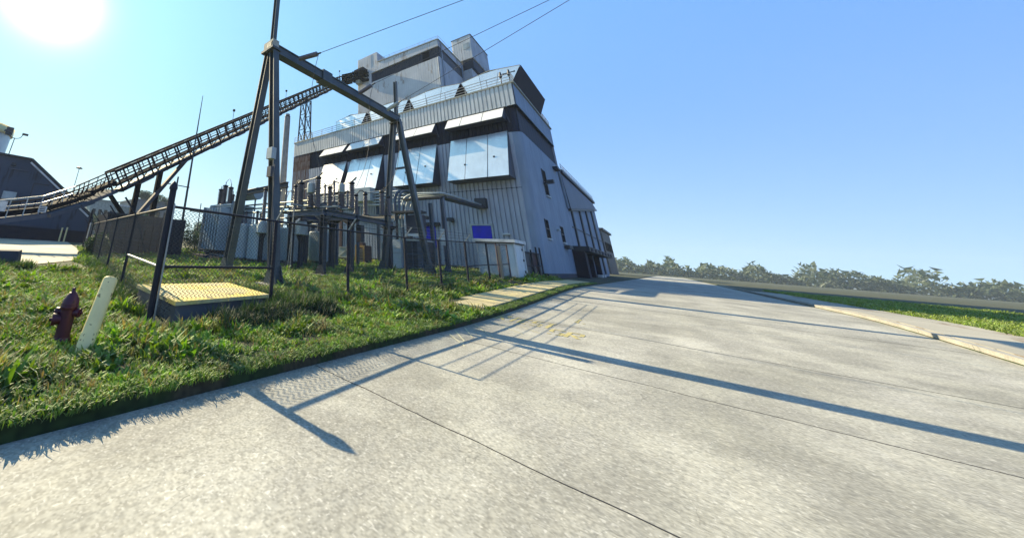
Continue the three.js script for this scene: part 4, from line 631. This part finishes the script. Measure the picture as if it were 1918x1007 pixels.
{
  const f = thing('chain_link_fence', 'chain-link fence with slanted arms along the pavement and street', 'fence', [-7, 0, -14]);
  const zs = [-2.6, -5.75, -9.0, -12.8, -15.95, -19.2, -22.5], X = -7.02, top = 2.25;
  zs.forEach((z, i) => {
    const g0 = G(z);
    if (i === 0) { const p = mb().tube([-6.87, g0 - 0.1, z], [-6.87, g0 + 2.62, z], 0.068, 14).lathe([[0.09, 0], [0.09, 0.06], [0.05, 0.14], [0.001, 0.2]], [-6.87, g0 + 2.62, z], 14).build('corner_post', M.post, f); mb().tube([-6.78, g0, z - 0.06], [-6.78, g0 + 2.3, z - 0.06], 0.02, 6).build('tension_bar', M.galv, p); return; }
    const p = mb().tube([X, g0 - 0.1, z], [X, g0 + top + 0.03, z], 0.052, 10).build('post', M.post, f);
    if (i < 6) mb().bar([X, g0 + top, z], [X + 0.34, g0 + top + 0.42, z], 0.035, 0.05, [0, 0, 1]).build('barb_arm', M.galv, p);
  });
  for (let i = 0; i + 1 < zs.length; i++) {
    const a = zs[i], c = zs[i + 1], xa = i ? X : -6.87;
    mb().tube([xa, G(a) + top, a], [X, G(c) + top, c], 0.03, 8).build('top_rail', M.post, f);
    if (i === 0 || i === 5) mb().tube([xa, G(a) + 1.02, a], [X, G(c) + 1.02, c], 0.028, 8).build('middle_rail', M.post, f);
    chain(mb(), [xa, a, G(a)], [X, c, G(c)], 0.04, top - 0.02, i < 3 ? 0.1 : 0.12, [0.0046, 0.0046, 0.0048, 0.006, 0.006, 0.006][i]).build('chain_link', M.mesh, f).userData.kind = 'stuff';
  }
  for (let i = 1; i < 5; i++) for (let k = 0; k < 3; k++) { const u = 0.4 + 0.3 * k, a = zs[i], c = zs[i + 1]; mb().tube([X + 0.34 * u, G(a) + top + 0.42 * u, a], [X + 0.34 * u, G(c) + top + 0.42 * u, c], 0.009, 5).build('barbed_wire', M.wire, f); }
  chain(mb(), [X, -22.5, G(-22.5)], [-6.98, -26.4, G(-26.4)], 0.04, top - 0.02, 0.12, 0.006).build('chain_link', M.mesh, f).userData.kind = 'stuff';
  const X2 = -6.98; // gate stretch before the shelter
  for (const [z, r, m] of [[-24.2, 0.05, M.rust], [-24.9, 0.035, M.post], [-26.4, 0.05, M.rust]]) mb().tube([X2, G(z) - 0.05, z], [X2, G(z) + 2.3, z], r, 8).build('gate_post', m, f);
  mb().box(X2 - 0.02, 0.4, -24.85, X2 + 0.04, 2.6, -24.45).build('board', M.wood, f);
  for (const h of [1.02, top]) mb().tube([X, G(-22.5) + h, -22.5], [X2, G(-26.4) + h, -26.4], 0.03, 8).build('gate_rail', M.post, f);
  for (let k = 0; k < 3; k++) tag(mb().bar([-7.0 + k * 0.3, 0.47 + k * 0.04, -21.6 - k * 1.1], [-6.1 + k * 0.25, 0.42 + k * 0.03, -22.5 - k * 1.4], 0.16, 0.06).build('plank', k ? M.darkConc : M.wood, null), ['pale broken plank lying in the grass at the fence foot', 'dark flat rubble piece under the shelter', 'dark flat rubble piece at the pavement edge by the shelter'][k], k ? 'rubble' : 'plank');
}
{
  const f = thing('slatted_gate', 'dark rusty gate of upright slats between the shelter and the hall corner', 'gate', [-7.3, 0.5, -34]);
  for (let k = 0; k < 22; k++) { const z = -31.0 - k * 0.26; mb().box(-7.34, 0.55, z - 0.12, -7.28, 2.55 + rr(-0.05, 0.05), z + 0.12).build('slat', k > 12 && k < 19 ? M.brown : M.steelDark, f); }
  for (const z of [-30.8, -33.6, -35.4, -36.7]) mb().tube([-7.2, 0.4, z], [-7.2, z < -34 ? 3.05 : 2.75, z], 0.06, 8).build('post', M.post, f);
  for (const y of [1.5, 2.5]) mb().tube([-7.22, y, -30.8], [-7.22, y, -36.7], 0.04, 8).build('rail', M.post, f);
  for (const z of [-34.2, -35.9]) mb().bar([-7.15, 0.5, z], [-7.15, 1.4, z + 0.25], 0.08, 0.05).build('stake', M.galv, f);
}
{
  const f = thing('chain_link_fence', 'chain-link side fence running from the pointed corner post towards the coal shed', 'fence', [-16, 0, -4]);
  const at = (t) => [-6.87 - 28 * t, -2.6 - 3.3 * t], ts = [0, 0.142, 0.29, 0.44, 0.6, 0.78, 1], top = 2.22;
  ts.forEach((t, i) => { if (!i) return; const [x, z] = at(t), p = mb().tube([x, -0.1, z], [x, i === 6 ? 3.6 : top + 0.05, z], i === 6 ? 0.09 : 0.045, 10).build('post', M.post, f); mb().bar([x, top, z], [x - 0.05, top + 0.5, z + 0.42], 0.05, 0.04, [1, 0, 0]).build('barb_arm', M.post, p); });
  for (let i = 0; i < 6; i++) { const [x, z] = at(ts[i]), [u, w] = at(ts[i + 1]); mb().tube([x, top, z], [u, top, w], 0.03, 8).build('top_rail', M.post, f); if (i === 0) mb().tube([x, 1.02, z], [u, 1.02, w], 0.03, 8).build('middle_rail', M.galv, f); chain(mb(), [x, z, 0], [u, w, 0], 0.04, top, i < 3 ? 0.1 : 0.16, i < 3 ? 0.0024 : 0.0034).build('chain_link', M.mesh, f).userData.kind = 'stuff'; }
  mb().box(-30.1, 1.1, -5.2, -29.9, 2.3, -5.15).build('white_plate', M.white, f);
}
// ------------------------------------------------------------------ concrete pad, hydrant, bollard, block
{
  const p = thing('concrete_pad', 'raised concrete pad with a yellow worn top inside the fence corner', 'concrete pad', [-8, 0, -4.2]);
  mb().hexa([[-9.0, -0.1, -3.0], [-6.62, -0.1, -3.0], [-6.9, -0.1, -5.5], [-9.05, -0.1, -5.65]], [[-9.0, 0.33, -3.0], [-6.62, 0.33, -3.0], [-6.9, 0.33, -5.5], [-9.05, 0.33, -5.65]]).build('plinth', M.padSideShade, p);
  const c = [[-9.06, -2.95], [-6.56, -2.95], [-6.84, -5.55], [-9.1, -5.7]], mid = (a, b, t) => [lerp(a[0], b[0], t), lerp(a[1], b[1], t)], at = (u, v) => mid(mid(c[0], c[1], u), mid(c[3], c[2], u), v);
  for (const [u0, u1, v0, v1] of [[0, 0.56, 0, 0.5], [0.565, 1, 0, 0.5], [0, 0.56, 0.505, 1], [0.565, 1, 0.505, 1]]) { const q = [at(u0, v0), at(u1, v0), at(u1, v1), at(u0, v1)]; mb().hexa(q.map(([x, z]) => [x, 0.33, z]), q.map(([x, z]) => [x, 0.402 + rr(0, 0.004), z])).build('top_slab', M.slabTop, p); }
  const h = thing('fire_hydrant', 'dark red fire hydrant standing in the grass beside the leaning bollard', 'fire hydrant', [-6.25, 0, -1.09]);
  const [x, z] = [-6.25, -1.09];
  mb().lathe([[0.001, -0.15], [0.13, -0.15], [0.13, 0.03], [0.115, 0.05], [0.1, 0.09], [0.1, 0.44], [0.12, 0.45], [0.125, 0.49], [0.115, 0.5]], [x, 0, z], 24).build('barrel', M.red, h);
  mb().lathe([[0.115, 0.5], [0.12, 0.52], [0.105, 0.58], [0.075, 0.64], [0.05, 0.665], [0.05, 0.68], [0.001, 0.685]], [x, 0, z], 24).build('bonnet', M.red, h);
  mb().lathe([[0.045, 0.68], [0.028, 0.7], [0.028, 0.745], [0.001, 0.75]], [x, 0, z], 5).build('operating_nut', M.red, h);
  const noz = (dx, dz, y, r, l) => { const n = mb().tube([x, y, z], [x + dx * l, y, z + dz * l], r, 16).build('nozzle', M.red, h); mb().tube([x + dx * l, y, z + dz * l], [x + dx * (l + 0.05), y, z + dz * (l + 0.05)], r * 1.25, 12).tube([x + dx * (l + 0.05), y, z + dz * (l + 0.05)], [x + dx * (l + 0.085), y, z + dz * (l + 0.085)], r * 0.4, 5).build('cap', M.red, n); };
  noz(0.62, -0.78, 0.40, 0.05, 0.13); noz(-0.62, 0.78, 0.40, 0.05, 0.13); noz(-0.1, 0.99, 0.31, 0.07, 0.14);
  for (let k = 0; k < 8; k++) { const a = k / 8 * Math.PI * 2; mb().tube([x + 0.108 * Math.cos(a), 0.495, z + 0.108 * Math.sin(a)], [x + 0.108 * Math.cos(a), 0.535, z + 0.108 * Math.sin(a)], 0.012, 6).build('bolt', M.red, h); }
  const b = thing('bollard', 'cream painted round bollard leaning to the right beside the red hydrant', 'bollard', [-5.5, 0, -1.24]);
  const bt = V(-5.9, 0.92, -1.5), bb = V(-5.45, -0.2, -1.2), q = new THREE.Quaternion().setFromUnitVectors(V(0, 1, 0), bt.clone().sub(bb).normalize()), L = bt.distanceTo(bb);
  mb().add(new THREE.LatheGeometry([[0.001, 0], [0.108, 0], [0.108, L - 0.03], [0.1, L - 0.008], [0.085, L], [0.001, L + 0.004]].map((p2) => new THREE.Vector2(...p2)), 28), new THREE.Matrix4().compose(bb, q, V(1, 1, 1))).build('post', M.cream, b);
  const k = thing('concrete_block', 'dark concrete barrier block at the left edge of the grass', 'concrete block', [-18, 0, 0.5]);
  mb().hexa([[-18.4, -0.05, -0.95], [-17.4, -0.05, -0.8], [-17.0, -0.05, 3], [-18, -0.05, 3]], [[-18.3, 0.66, -0.85], [-17.55, 0.64, -0.72], [-17.15, 0.62, 3], [-17.9, 0.62, 3]]).build('body', M.darkConc, k);
  mb().box(-17.5, 0.3, 0.0, -17.2, 0.36, 0.35).build('lifting_eye', M.galv, k);
}
// ------------------------------------------------------------------ coal shed and what stands round it on the left
{
  const c = thing('coal_shed', 'dark blue grey shed with a clipped sloping gable and pale roof edge', 'building', [-62, 0, 2]);
  const X = -56, out = [[-10.15, 0], [-9.75, 3.3], [-9.45, 3.9], [-0.5, 10.6], [8, 10.6], [17, 3.9], [17.3, 3.3], [17.6, 0]];
  mb().poly(out, (u, v, w) => [X - w, v, u], 12).build('wall', M.coal, c);
  const edge = mb(); for (let i = 1; i < 6; i++) { const [a, b] = out[i], [d, e] = out[i + 1]; edge.bar([X + 0.1, b + 0.12, a], [X + 0.1, e + 0.12, d], 0.5, 0.22); } edge.build('roof_edge', M.steelDark, c);
  mb().bar([X + 0.08, 3.75, -9.1], [X + 0.08, 10.25, -0.45], 0.2, 0.22).build('edge_trim', M.white, c);
  mb().box(X - 0.05, 5.0, -3.2, X + 0.05, 7.4, -1.6).build('door', M.coal, c); mb().box(X + 0.05, 7.4, -3.3, X + 0.12, 7.55, -1.5).box(X + 0.05, 5.0, -1.6, X + 0.12, 7.4, -1.48).build('door_frame', M.steelDark, c);
  mb().box(X, 4.9, -0.1, X + 0.9, 5.9, 1.3).build('grey_box', M.greyPaint, c);
  mb().box(X - 0.05, 0, 8, X + 0.35, 1.6, -9.9).build('plinth', M.maroon, c);
  mb().box(X, 1.7, 0.4, X + 0.15, 1.85, -4).build('ledge', M.cheek, c);
  const win = mb().box(X, 8.9, 1.6, X + 0.12, 9.1, -0.6).build('ledge', M.cheek, c); mb().box(X, 9.4, 1.0, X + 0.3, 9.8, 1.5).build('lamp', M.steelDark, win);
  for (const [x, z, h, l] of [[-54.9, -6.2, 1.85, 'leftmost pale slim post before the shed wall'], [-54.8, -6.75, 1.95, 'second pale slim post before the shed wall, right beside the leftmost'], [-53.9, -9.2, 1.8, 'pale slim post at the right end of the shed wall']]) { const b = thing('guard_post', l, 'post', [x, 0, z]); mb().tube([x, 0, z], [x, h, z], 0.1, 10).ball([x, h, z], 0.1, 0.4).build('shaft', M.cream, b); }
  const s = thing('storage_tank', 'pale tank top rising behind the shed at the left edge of view', 'tank', [-80, 0, 8]);
  mb().lathe([[0.001, 0], [5, 0], [5, 18.6], [0.001, 18.9]], [-80, 0, 8.6], 36).build('shell', M.shelter, s); mb().lathe([[5.02, 0], [5.25, 0.02], [5.25, 1.5], [0.001, 1.9]], [-80, 18.0, 8.6], 36).build('rim', M.cream, s); mb().box(-76.2, 17.6, 3.4, -75.2, 19.0, 4.4).build('platform', M.steelDark, s);
  const l = thing('street_lamp', 'double armed street lamp behind the shed roof', 'street lamp', [-71, 0, 2.7]);
  mb().tube([-71, 0, 2.7], [-71, 16.3, 2.7], 0.09, 8, 0.06).build('pole', M.steelDark, l);
  for (const k of [1, -1]) { mb().path([[-71, 16.2, 2.7], [-71, 16.3, 2.7 + k * 0.4], [-71, 16.5, 2.7 + k * 0.7], [-71, 17.2, 2.7 + k * 0.95]], 0.06, 6, 14).build('arm', M.steelDark, l); mb().box(-71.25, 17.1, 2.7 + k * 0.8, -70.75, 17.4, 2.7 + k * 1.65).build('lamp_head', M.steelDark, l); }
  const m = thing('street_lamp', 'single distant street lamp right of the shed', 'street lamp', [-71, 0, -8]);
  mb().tube([-71, 0, -7.95], [-71, 13.0, -7.95], 0.08, 8, 0.05).build('pole', M.steelDark, m); mb().lathe([[0.001, 0], [0.5, 0.05], [0.55, 0.2], [0.001, 0.4]], [-71, 12.95, -7.95], 12).build('lamp_head', M.steelDark, m);
}
{
  const d = thing('waste_container', 'long dark steel waste container behind the side fence', 'container', [-28, 0, -7]);
  mb().hexa([[-29.4, 0.25, -8.3], [-26.4, 0.25, -8.3], [-26.4, 0.25, -5.6], [-29.4, 0.25, -5.6]], [[-29.6, 2.95, -8.4], [-26.3, 2.95, -8.4], [-26.3, 2.95, -5.5], [-29.6, 2.95, -5.5]]).build('body', M.tankDark, d);
  for (let k = 0; k < 5; k++) mb().box(-26.4, 0.3, -8.25 + k * 0.6, -26.2, 2.9, -8.13 + k * 0.6).build('rib', M.tankDark, d);
  for (const [y, h] of [[1.15, 0.1], [2.95, 0.14]]) mb().box(-26.5, y, -8.5, -26.15, y + h, -5.4).build('rail', M.steelDark, d);
  mb().box(-26.2, 0.6, -6.1, -26.1, 0.95, -5.6).build('plate', M.rail, d);
  const e = thing('waste_container', 'tall dark closed container standing right of the long open one', 'container', [-29.6, 0, -10.6]);
  mb().box(-31, 0.1, -12.4, -28.2, 3.2, -8.9).build('body', M.tankDark, e); for (let k = 0; k < 6; k++) mb().box(-28.2, 0.2, -12.2 + k * 0.62, -28.08, 3.15, -12.05 + k * 0.62).build('rib', M.steelDark, e);
  const w = thing('block_wall', 'dark weathered block wall behind the side fence', 'wall', [-37, 0, -13]);
  for (let r = 0; r < 6; r++) for (let k = 0; k < 5; k++) mb().box(-37.4 + rr(-0.03, 0.03), r * 0.55, -15.6 + k * 0.95 + (r % 2) * 0.4, -36.8 + rr(-0.04, 0.04), r * 0.55 + 0.53, -14.68 + k * 0.95 + (r % 2) * 0.4).build('block', rnd() < 0.3 ? M.concrete : M.darkConc, w);
}
{
  const p = thing('lightning_mast', 'very tall thin pole rising left of the big transformer', 'mast', [-36, 0, -15.3]);
  mb().tube([-36, 0, -15.4], [-36, 12, -15.3], 0.17, 8, 0.11).tube([-36, 12, -15.3], [-36, 19.7, -15.25], 0.11, 8, 0.04).build('shaft', M.steelDark, p); mb().lathe([[0.001, 0], [0.25, 0], [0.25, 0.1], [0.13, 0.5], [0.001, 0.5]], [-36, 0, -15.4], 10).build('base', M.concrete, p);
  for (const [x, z, h, r, l] of [[-36, -13.95, 8.5, 0.14, 'dark wooden utility pole rising just behind the pointed fence corner post'], [-34, -16.4, 5.6, 0.07, 'thin dark pole with a side arm beside the big transformer']]) { const q = thing('utility_pole', l, 'pole', [x, 0, z]); mb().tube([x, 0, z], [x, h, z], r, 8, r * 0.7).build('shaft', M.steelDark, q); mb().bar([x - 0.05, h - 1.0, z - 1.6], [x - 0.05, h - 1.0, z + 1.2], 0.1, 0.1).build('cross_arm', M.steelDark, q); }
  const c = thing('chimney', 'plain grey round chimney standing left of the hall end', 'chimney', [-53.7, 0.5, -45]);
  mb().lathe([[0.001, 0], [0.85, 0], [0.7, 31], [0.55, 31.05], [0.55, 31.9], [0.48, 31.9], [0.46, 31]], [-53.7, 0.3, -45], 24).build('stack', M.concrete, c); mb().lathe([[0.56, 31.2], [0.68, 31.2], [0.68, 31.35], [0.56, 31.35]], [-53.7, 0.3, -45], 24).build('band', M.steelDark, c);
}
// distant buildings
const farBox = (label, x0, x1, z0, z1, h, m, roofM) => { const b = thing('distant_building', label, 'building', [(x0 + x1) / 2, 0, (z0 + z1) / 2]); mb().box(x0, 0, z0, x1, h, z1).build('wall', m, b); mb().box(x0 - 0.5, h, z0 - 0.5, x1 + 0.5, h + 0.6, z1 + 0.5).build('roof', roofM, b); for (let k = 0; k < 4; k++) mb().box(x1, h * 0.55, lerp(z0, z1, 0.12 + k * 0.22), x1 + 0.15, h * 0.75, lerp(z0, z1, 0.24 + k * 0.22)).build('window', M.glass, b); return b; };
farBox('small pale distant block seen under the conveyor by the shed', -190, -176, -40, -28.5, 16.4, M.far, M.far);
farBox('white distant wall seen behind the forked conveyor support', -190, -174, -46, -40, 14.8, M.far, M.white);
farBox('broad grey distant building right of the conveyor support', -200, -169, -66, -46.5, 18.6, M.farDark, M.farDark);
farBox('dark building past the end of the hall down the street', -24, -10.2, -150, -129, 12.3, M.tankDark, M.steelDark);
// ------------------------------------------------------------------ vegetation
function tuft(n, h, spread, wide, lean) {                            // a clump of pointed blades or broad leaves
  const v = [];
  for (let i = 0; i < n; i++) {
    const a = rr(0, 6.283), r = spread * Math.sqrt(rnd()), x = Math.cos(a) * r, z = Math.sin(a) * r, b = rr(0, 6.283), hh = h * rr(0.55, 1.1), w = wide * rr(0.6, 1.2), l = lean * hh * rr(0.4, 1.2), dx = Math.cos(b), dz = Math.sin(b), sx = -dz * w, sz = dx * w;
    const p0 = [x, 0, z], pm = [x + dx * l * 0.45, hh * 0.62, z + dz * l * 0.45], pt = [x + dx * l, hh * rr(0.8, 1), z + dz * l];
    v.push(p0[0] - sx * 0.5, p0[1], p0[2] - sz * 0.5, p0[0] + sx * 0.5, p0[1], p0[2] + sz * 0.5, pm[0] + sx, pm[1], pm[2] + sz, p0[0] - sx * 0.5, p0[1], p0[2] - sz * 0.5, pm[0] + sx, pm[1], pm[2] + sz, pm[0] - sx, pm[1], pm[2] - sz, pm[0] - sx, pm[1], pm[2] - sz, pm[0] + sx, pm[1], pm[2] + sz, ...pt);
  }
  const g = new THREE.BufferGeometry(); g.setAttribute('position', new THREE.Float32BufferAttribute(v, 3)); g.computeVertexNormals(); uvBox(g); return g;
}
const onPad = (x, z) => x > -9.15 && x < -6.42 && z < -2.7 && z > -5.75;
const solid = [[-28.7, -23.3, -17.7, -13.5], [-24, -22, -16, -14.4], [-9.4, -6.9, -30.5, -27.9], [-14.9, -12, -26.5, -24.4], [-19.8, -18.6, -27.8, -26.4], [-42, -7, -60, -37.1], [-29.6, -26.2, -8.5, -5.5], [-31.1, -28.1, -12.5, -8.8]];
const free = (x, z) => !onPad(x, z) && !solid.some(([a, b, c, d]) => x > a && x < b && z > c && z < d);
function inYard(x, z) {                                               // grass grows here
  if (x > -3.95 || !free(x, z)) return false;
  if (x > -5.85 && z < -12.3 && x < -4.2) return z > -13.2 && rnd() < 0.2;
  if (x < -16.5 && x >= -22.6 && z > lerp(6, -1.2, Math.min(1, (x + 16.5) / -2.1)) && z > -1.2 - Math.max(0, -18.6 - x) * 0.7) return false;
  if (x < -22.6 && z > -4.0 - (-22.6 - x) * 0.135 || x < -40) return false;
  return true;
}
function scatter(name, label, geos, m, count, place) {
  const per = Math.ceil(count / geos.length), mt = new THREE.Matrix4(), q = new THREE.Quaternion(), col = new THREE.Color();
  geos.forEach((g) => {
    const list = []; let guard = 0;
    while (list.length < per && guard++ < per * 12) { const r = place(); if (r) list.push(r); }
    const im = new THREE.InstancedMesh(g, m, list.length); im.name = numbered(name); im.castShadow = im.receiveShadow = true; im.userData = { kind: 'stuff', label, category: 'plants' };
    list.forEach(([x, y, z, s, t], i) => { q.setFromAxisAngle(V(0, 1, 0), rr(0, 6.283)); mt.compose(V(x, y, z), q, V(s, s * rr(0.8, 1.25), s)); im.setMatrixAt(i, mt); const k = t * rr(0.75, 1.25); col.setRGB(k * rr(0.85, 1.2), k, k * rr(0.7, 1.1)); im.setColorAt(i, col); });
    scene.add(im);
  });
}
const clump = (x, z) => fbm(x / 24 + 5, z / 24 + 5, 30, 4);
const put = (x, z, s, t = 1) => [x, G(z) - 0.01, z, s, t];
const grassGeo = [tuft(18, 0.075, 0.11, 0.006, 0.9), tuft(16, 0.105, 0.12, 0.007, 1.1)], weedGeo = [tuft(11, 0.085, 0.10, 0.022, 1.3), tuft(12, 0.12, 0.11, 0.027, 1.1), tuft(9, 0.16, 0.07, 0.02, 0.8)], dryGeo = [tuft(9, 0.2, 0.06, 0.006, 0.7)], tallGeo = [tuft(34, 0.42, 0.16, 0.013, 0.6), tuft(40, 0.3, 0.2, 0.02, 0.8), tuft(16, 0.55, 0.1, 0.009, 0.4)];
const near = () => { const z = rr(-11, 6), x = rr(-17, -3.95); return inYard(x, z) && rnd() < sstep(0.3, 0.56, clump(x, z)) + 0.12 ? put(x, z, Math.min(x > -4.7 ? 0.75 : 9, 0.45 + 2.6 * clump(x - 7, z + 5) ** 2 * rr(0.7, 1.3)), 0.3 + 1.4 * clump(x + 9, z)) : null; };
const mid = () => { const z = rr(-36.8, -3.5), x = rr(-40, -4); if (z > -9 && x > -16) return null; return inYard(x, z) && (x < -5.9 || z > -13) && rnd() < sstep(0.3, 0.56, clump(x, z)) + 0.15 ? put(x, z, 0.7 + 3.6 * clump(x - 7, z + 5) ** 2 * rr(0.7, 1.3), 0.3 + 1.4 * clump(x + 9, z)) : null; };
scatter('grass', 'short green grass covering the yard and verge near the street', grassGeo, M.leafA, 16000, near);
scatter('grass', 'green grass covering the yard between the columns', grassGeo, M.leafA, 36000, mid);
scatter('low_weeds', 'broad leaved low weeds among the near grass', weedGeo, M.leafB, 16000, near);
scatter('low_weeds', 'broad leaved low weeds across the yard', weedGeo, M.leafB, 22000, mid);
scatter('dry_grass', 'dry straw coloured grass blades among the green', dryGeo, M.leafC, 7500, () => (rnd() < 0.5 ? near() : mid()));
scatter('tall_weeds', 'tall weeds with shade put into their leaf colour along the fence foot and round the pad', tallGeo, M.leafWeedShade, 1900, () => {  // leaf green darkened to carry the shade at fence foot and pad
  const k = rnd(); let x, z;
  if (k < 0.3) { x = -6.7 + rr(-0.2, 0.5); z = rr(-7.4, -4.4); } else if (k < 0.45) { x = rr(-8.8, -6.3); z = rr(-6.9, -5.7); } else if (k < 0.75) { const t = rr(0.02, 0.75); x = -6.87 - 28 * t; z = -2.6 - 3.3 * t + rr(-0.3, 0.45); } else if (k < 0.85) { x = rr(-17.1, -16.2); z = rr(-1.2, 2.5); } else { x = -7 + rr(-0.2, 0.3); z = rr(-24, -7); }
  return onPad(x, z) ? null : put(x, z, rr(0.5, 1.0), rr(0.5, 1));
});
scatter('shade_toned_weeds', 'leafy weeds with shade put into their dark colour along the right side of the concrete pad', tallGeo, M.leafDark, 420, () => { const z = rr(-7.2, -3.6), x = -6.35 + rr(0, 0.75) * (0.4 + 0.6 * rnd()); return put(x - (z < -5.7 ? rr(0, 1.2) : 0), z, rr(0.45, 0.85), rr(0.6, 1)); });  // near-black leaf colour stands in for the shadow beside the pad
scatter('kerb_grass', 'grass hanging over the near edge of the road', grassGeo, M.leafB, 3200, () => { const z = rr(-37, 5); return put(-4.06 + rr(-0.14, 0.13), z, rr(0.5, 1.0), rr(0.5, 1)); });

scatter('verge_grass', 'rough grass on the verge across the street', grassGeo, M.leafA, 9000, () => { const z = rr(-70, 6), x = 7.2 + rr(0, 16) * rnd(); return rnd() < sstep(0.3, 0.55, clump(x, z)) + 0.2 ? put(x, z, rr(0.9, 2.2), 0.4 + 1.1 * clump(x + 9, z)) : null; });

function leafyCrown(parent, [x, y, z], r, n, m, sy = 1, leaf = 0.16) {
  const v = [];
  const lobes = []; for (let k = 0; k < 9; k++) { const a = rr(0, 6.28), e = rr(-0.6, 1); lobes.push([Math.cos(a) * r * 0.55, e * r * 0.5 * sy, Math.sin(a) * r * 0.55, r * rr(0.35, 0.6)]); }
  for (let i = 0; i < n; i++) { const L = lobes[i % 9], a = rr(0, 6.28), c = rr(-1, 1), s = Math.sqrt(1 - c * c), q = L[3] * Math.cbrt(rr(0.25, 1)); const p = [L[0] + q * s * Math.cos(a), L[1] + q * c * sy, L[2] + q * s * Math.sin(a)]; const d = () => rr(-leaf, leaf); v.push(x + p[0], y + p[1], z + p[2], x + p[0] + d(), y + p[1] + d(), z + p[2] + d(), x + p[0] + d(), y + p[1] + d(), z + p[2] + d()); }
  const g = new THREE.BufferGeometry(); g.setAttribute('position', new THREE.Float32BufferAttribute(v, 3)); return mb().add(g).build('crown', m, parent);
}
[[-33.5, -13.2, 2.2, 'dark bushy shrub left of the block wall'], [-31, -15.6, 1.7, 'dark rounded shrub left of the big transformer'], [-41, -14.5, 2.6, 'dark shrub behind the block wall'], [-24.2, -5.1, 1.0, 'low dark shrub at the foot of the side fence']].forEach(([x, z, r, l]) => { const s = thing('shrub', l, 'shrub', [x, 0, z]); mb().tube([x, 0, z], [x, r * 0.8, z], 0.07, 6, 0.03).tube([x, r * 0.3, z], [x + r * 0.4, r, z + 0.2], 0.04, 5, 0.02).build('trunk', M.wood, s); leafyCrown(s, [x, r * 0.85, z], r, 2600, M.leafDark, 0.9, 0.14); });
const far = [[-172, -50, 5, 20.5], [-173, -57, 6, 20], [-171, -63, 4, 19.5], [-150, -75, 7, 7], [-140, -85, 7, 7], [-150, -25, 6, 5], [-160, -36, 6, 6], [-120, -62, 5, 5]];
far.forEach(([x, z, r, y], i) => { const t = thing('distant_tree', ['distant tree showing over the left of the broad grey building', 'distant tree showing over the middle of the broad grey building', 'distant tree showing over the right end of the broad grey building', 'distant tree on the horizon left of the big transformer', 'second distant tree on the horizon nearer the big transformer', 'distant tree below the small pale block', 'distant tree before the white distant wall', 'distant tree low behind the block wall'][i], 'tree', [x, 0, z]); mb().tube([x, 0, z], [x, y, z], 0.4, 7, 0.2).tube([x, y * 0.6, z], [x + r * 0.4, y, z + r * 0.3], 0.2, 6, 0.1).build('trunk', M.wood, t); leafyCrown(t, [x, y, z], r, 2400, M.leafDark, 0.7, 0.6); });
{ // wooded skyline far off behind the street and the yard
  const v = []; for (let i = 0; i < 70000; i++) { const t = rnd(), x = lerp(-700, 800, t), top = 2 + 24 * Math.pow(fbm(t * 4, 0.3, 48, 5), 1.7), y = top * rr(0, 1), z = -420 + rr(-16, 16) - 0.18 * Math.abs(x); const d = () => rr(-2.3, 2.3); v.push(x, y, z, x + d(), y + d(), z + d(), x + d(), y + d(), z + d()); }
  const g = new THREE.BufferGeometry(); g.setAttribute('position', new THREE.Float32BufferAttribute(v, 3)); const m = mb().add(g).build('far_wood', M.leafDark, null); m.userData = { kind: 'stuff', label: 'far off dark wood along the horizon', category: 'trees' };
}
renderer.render(scene, camera);
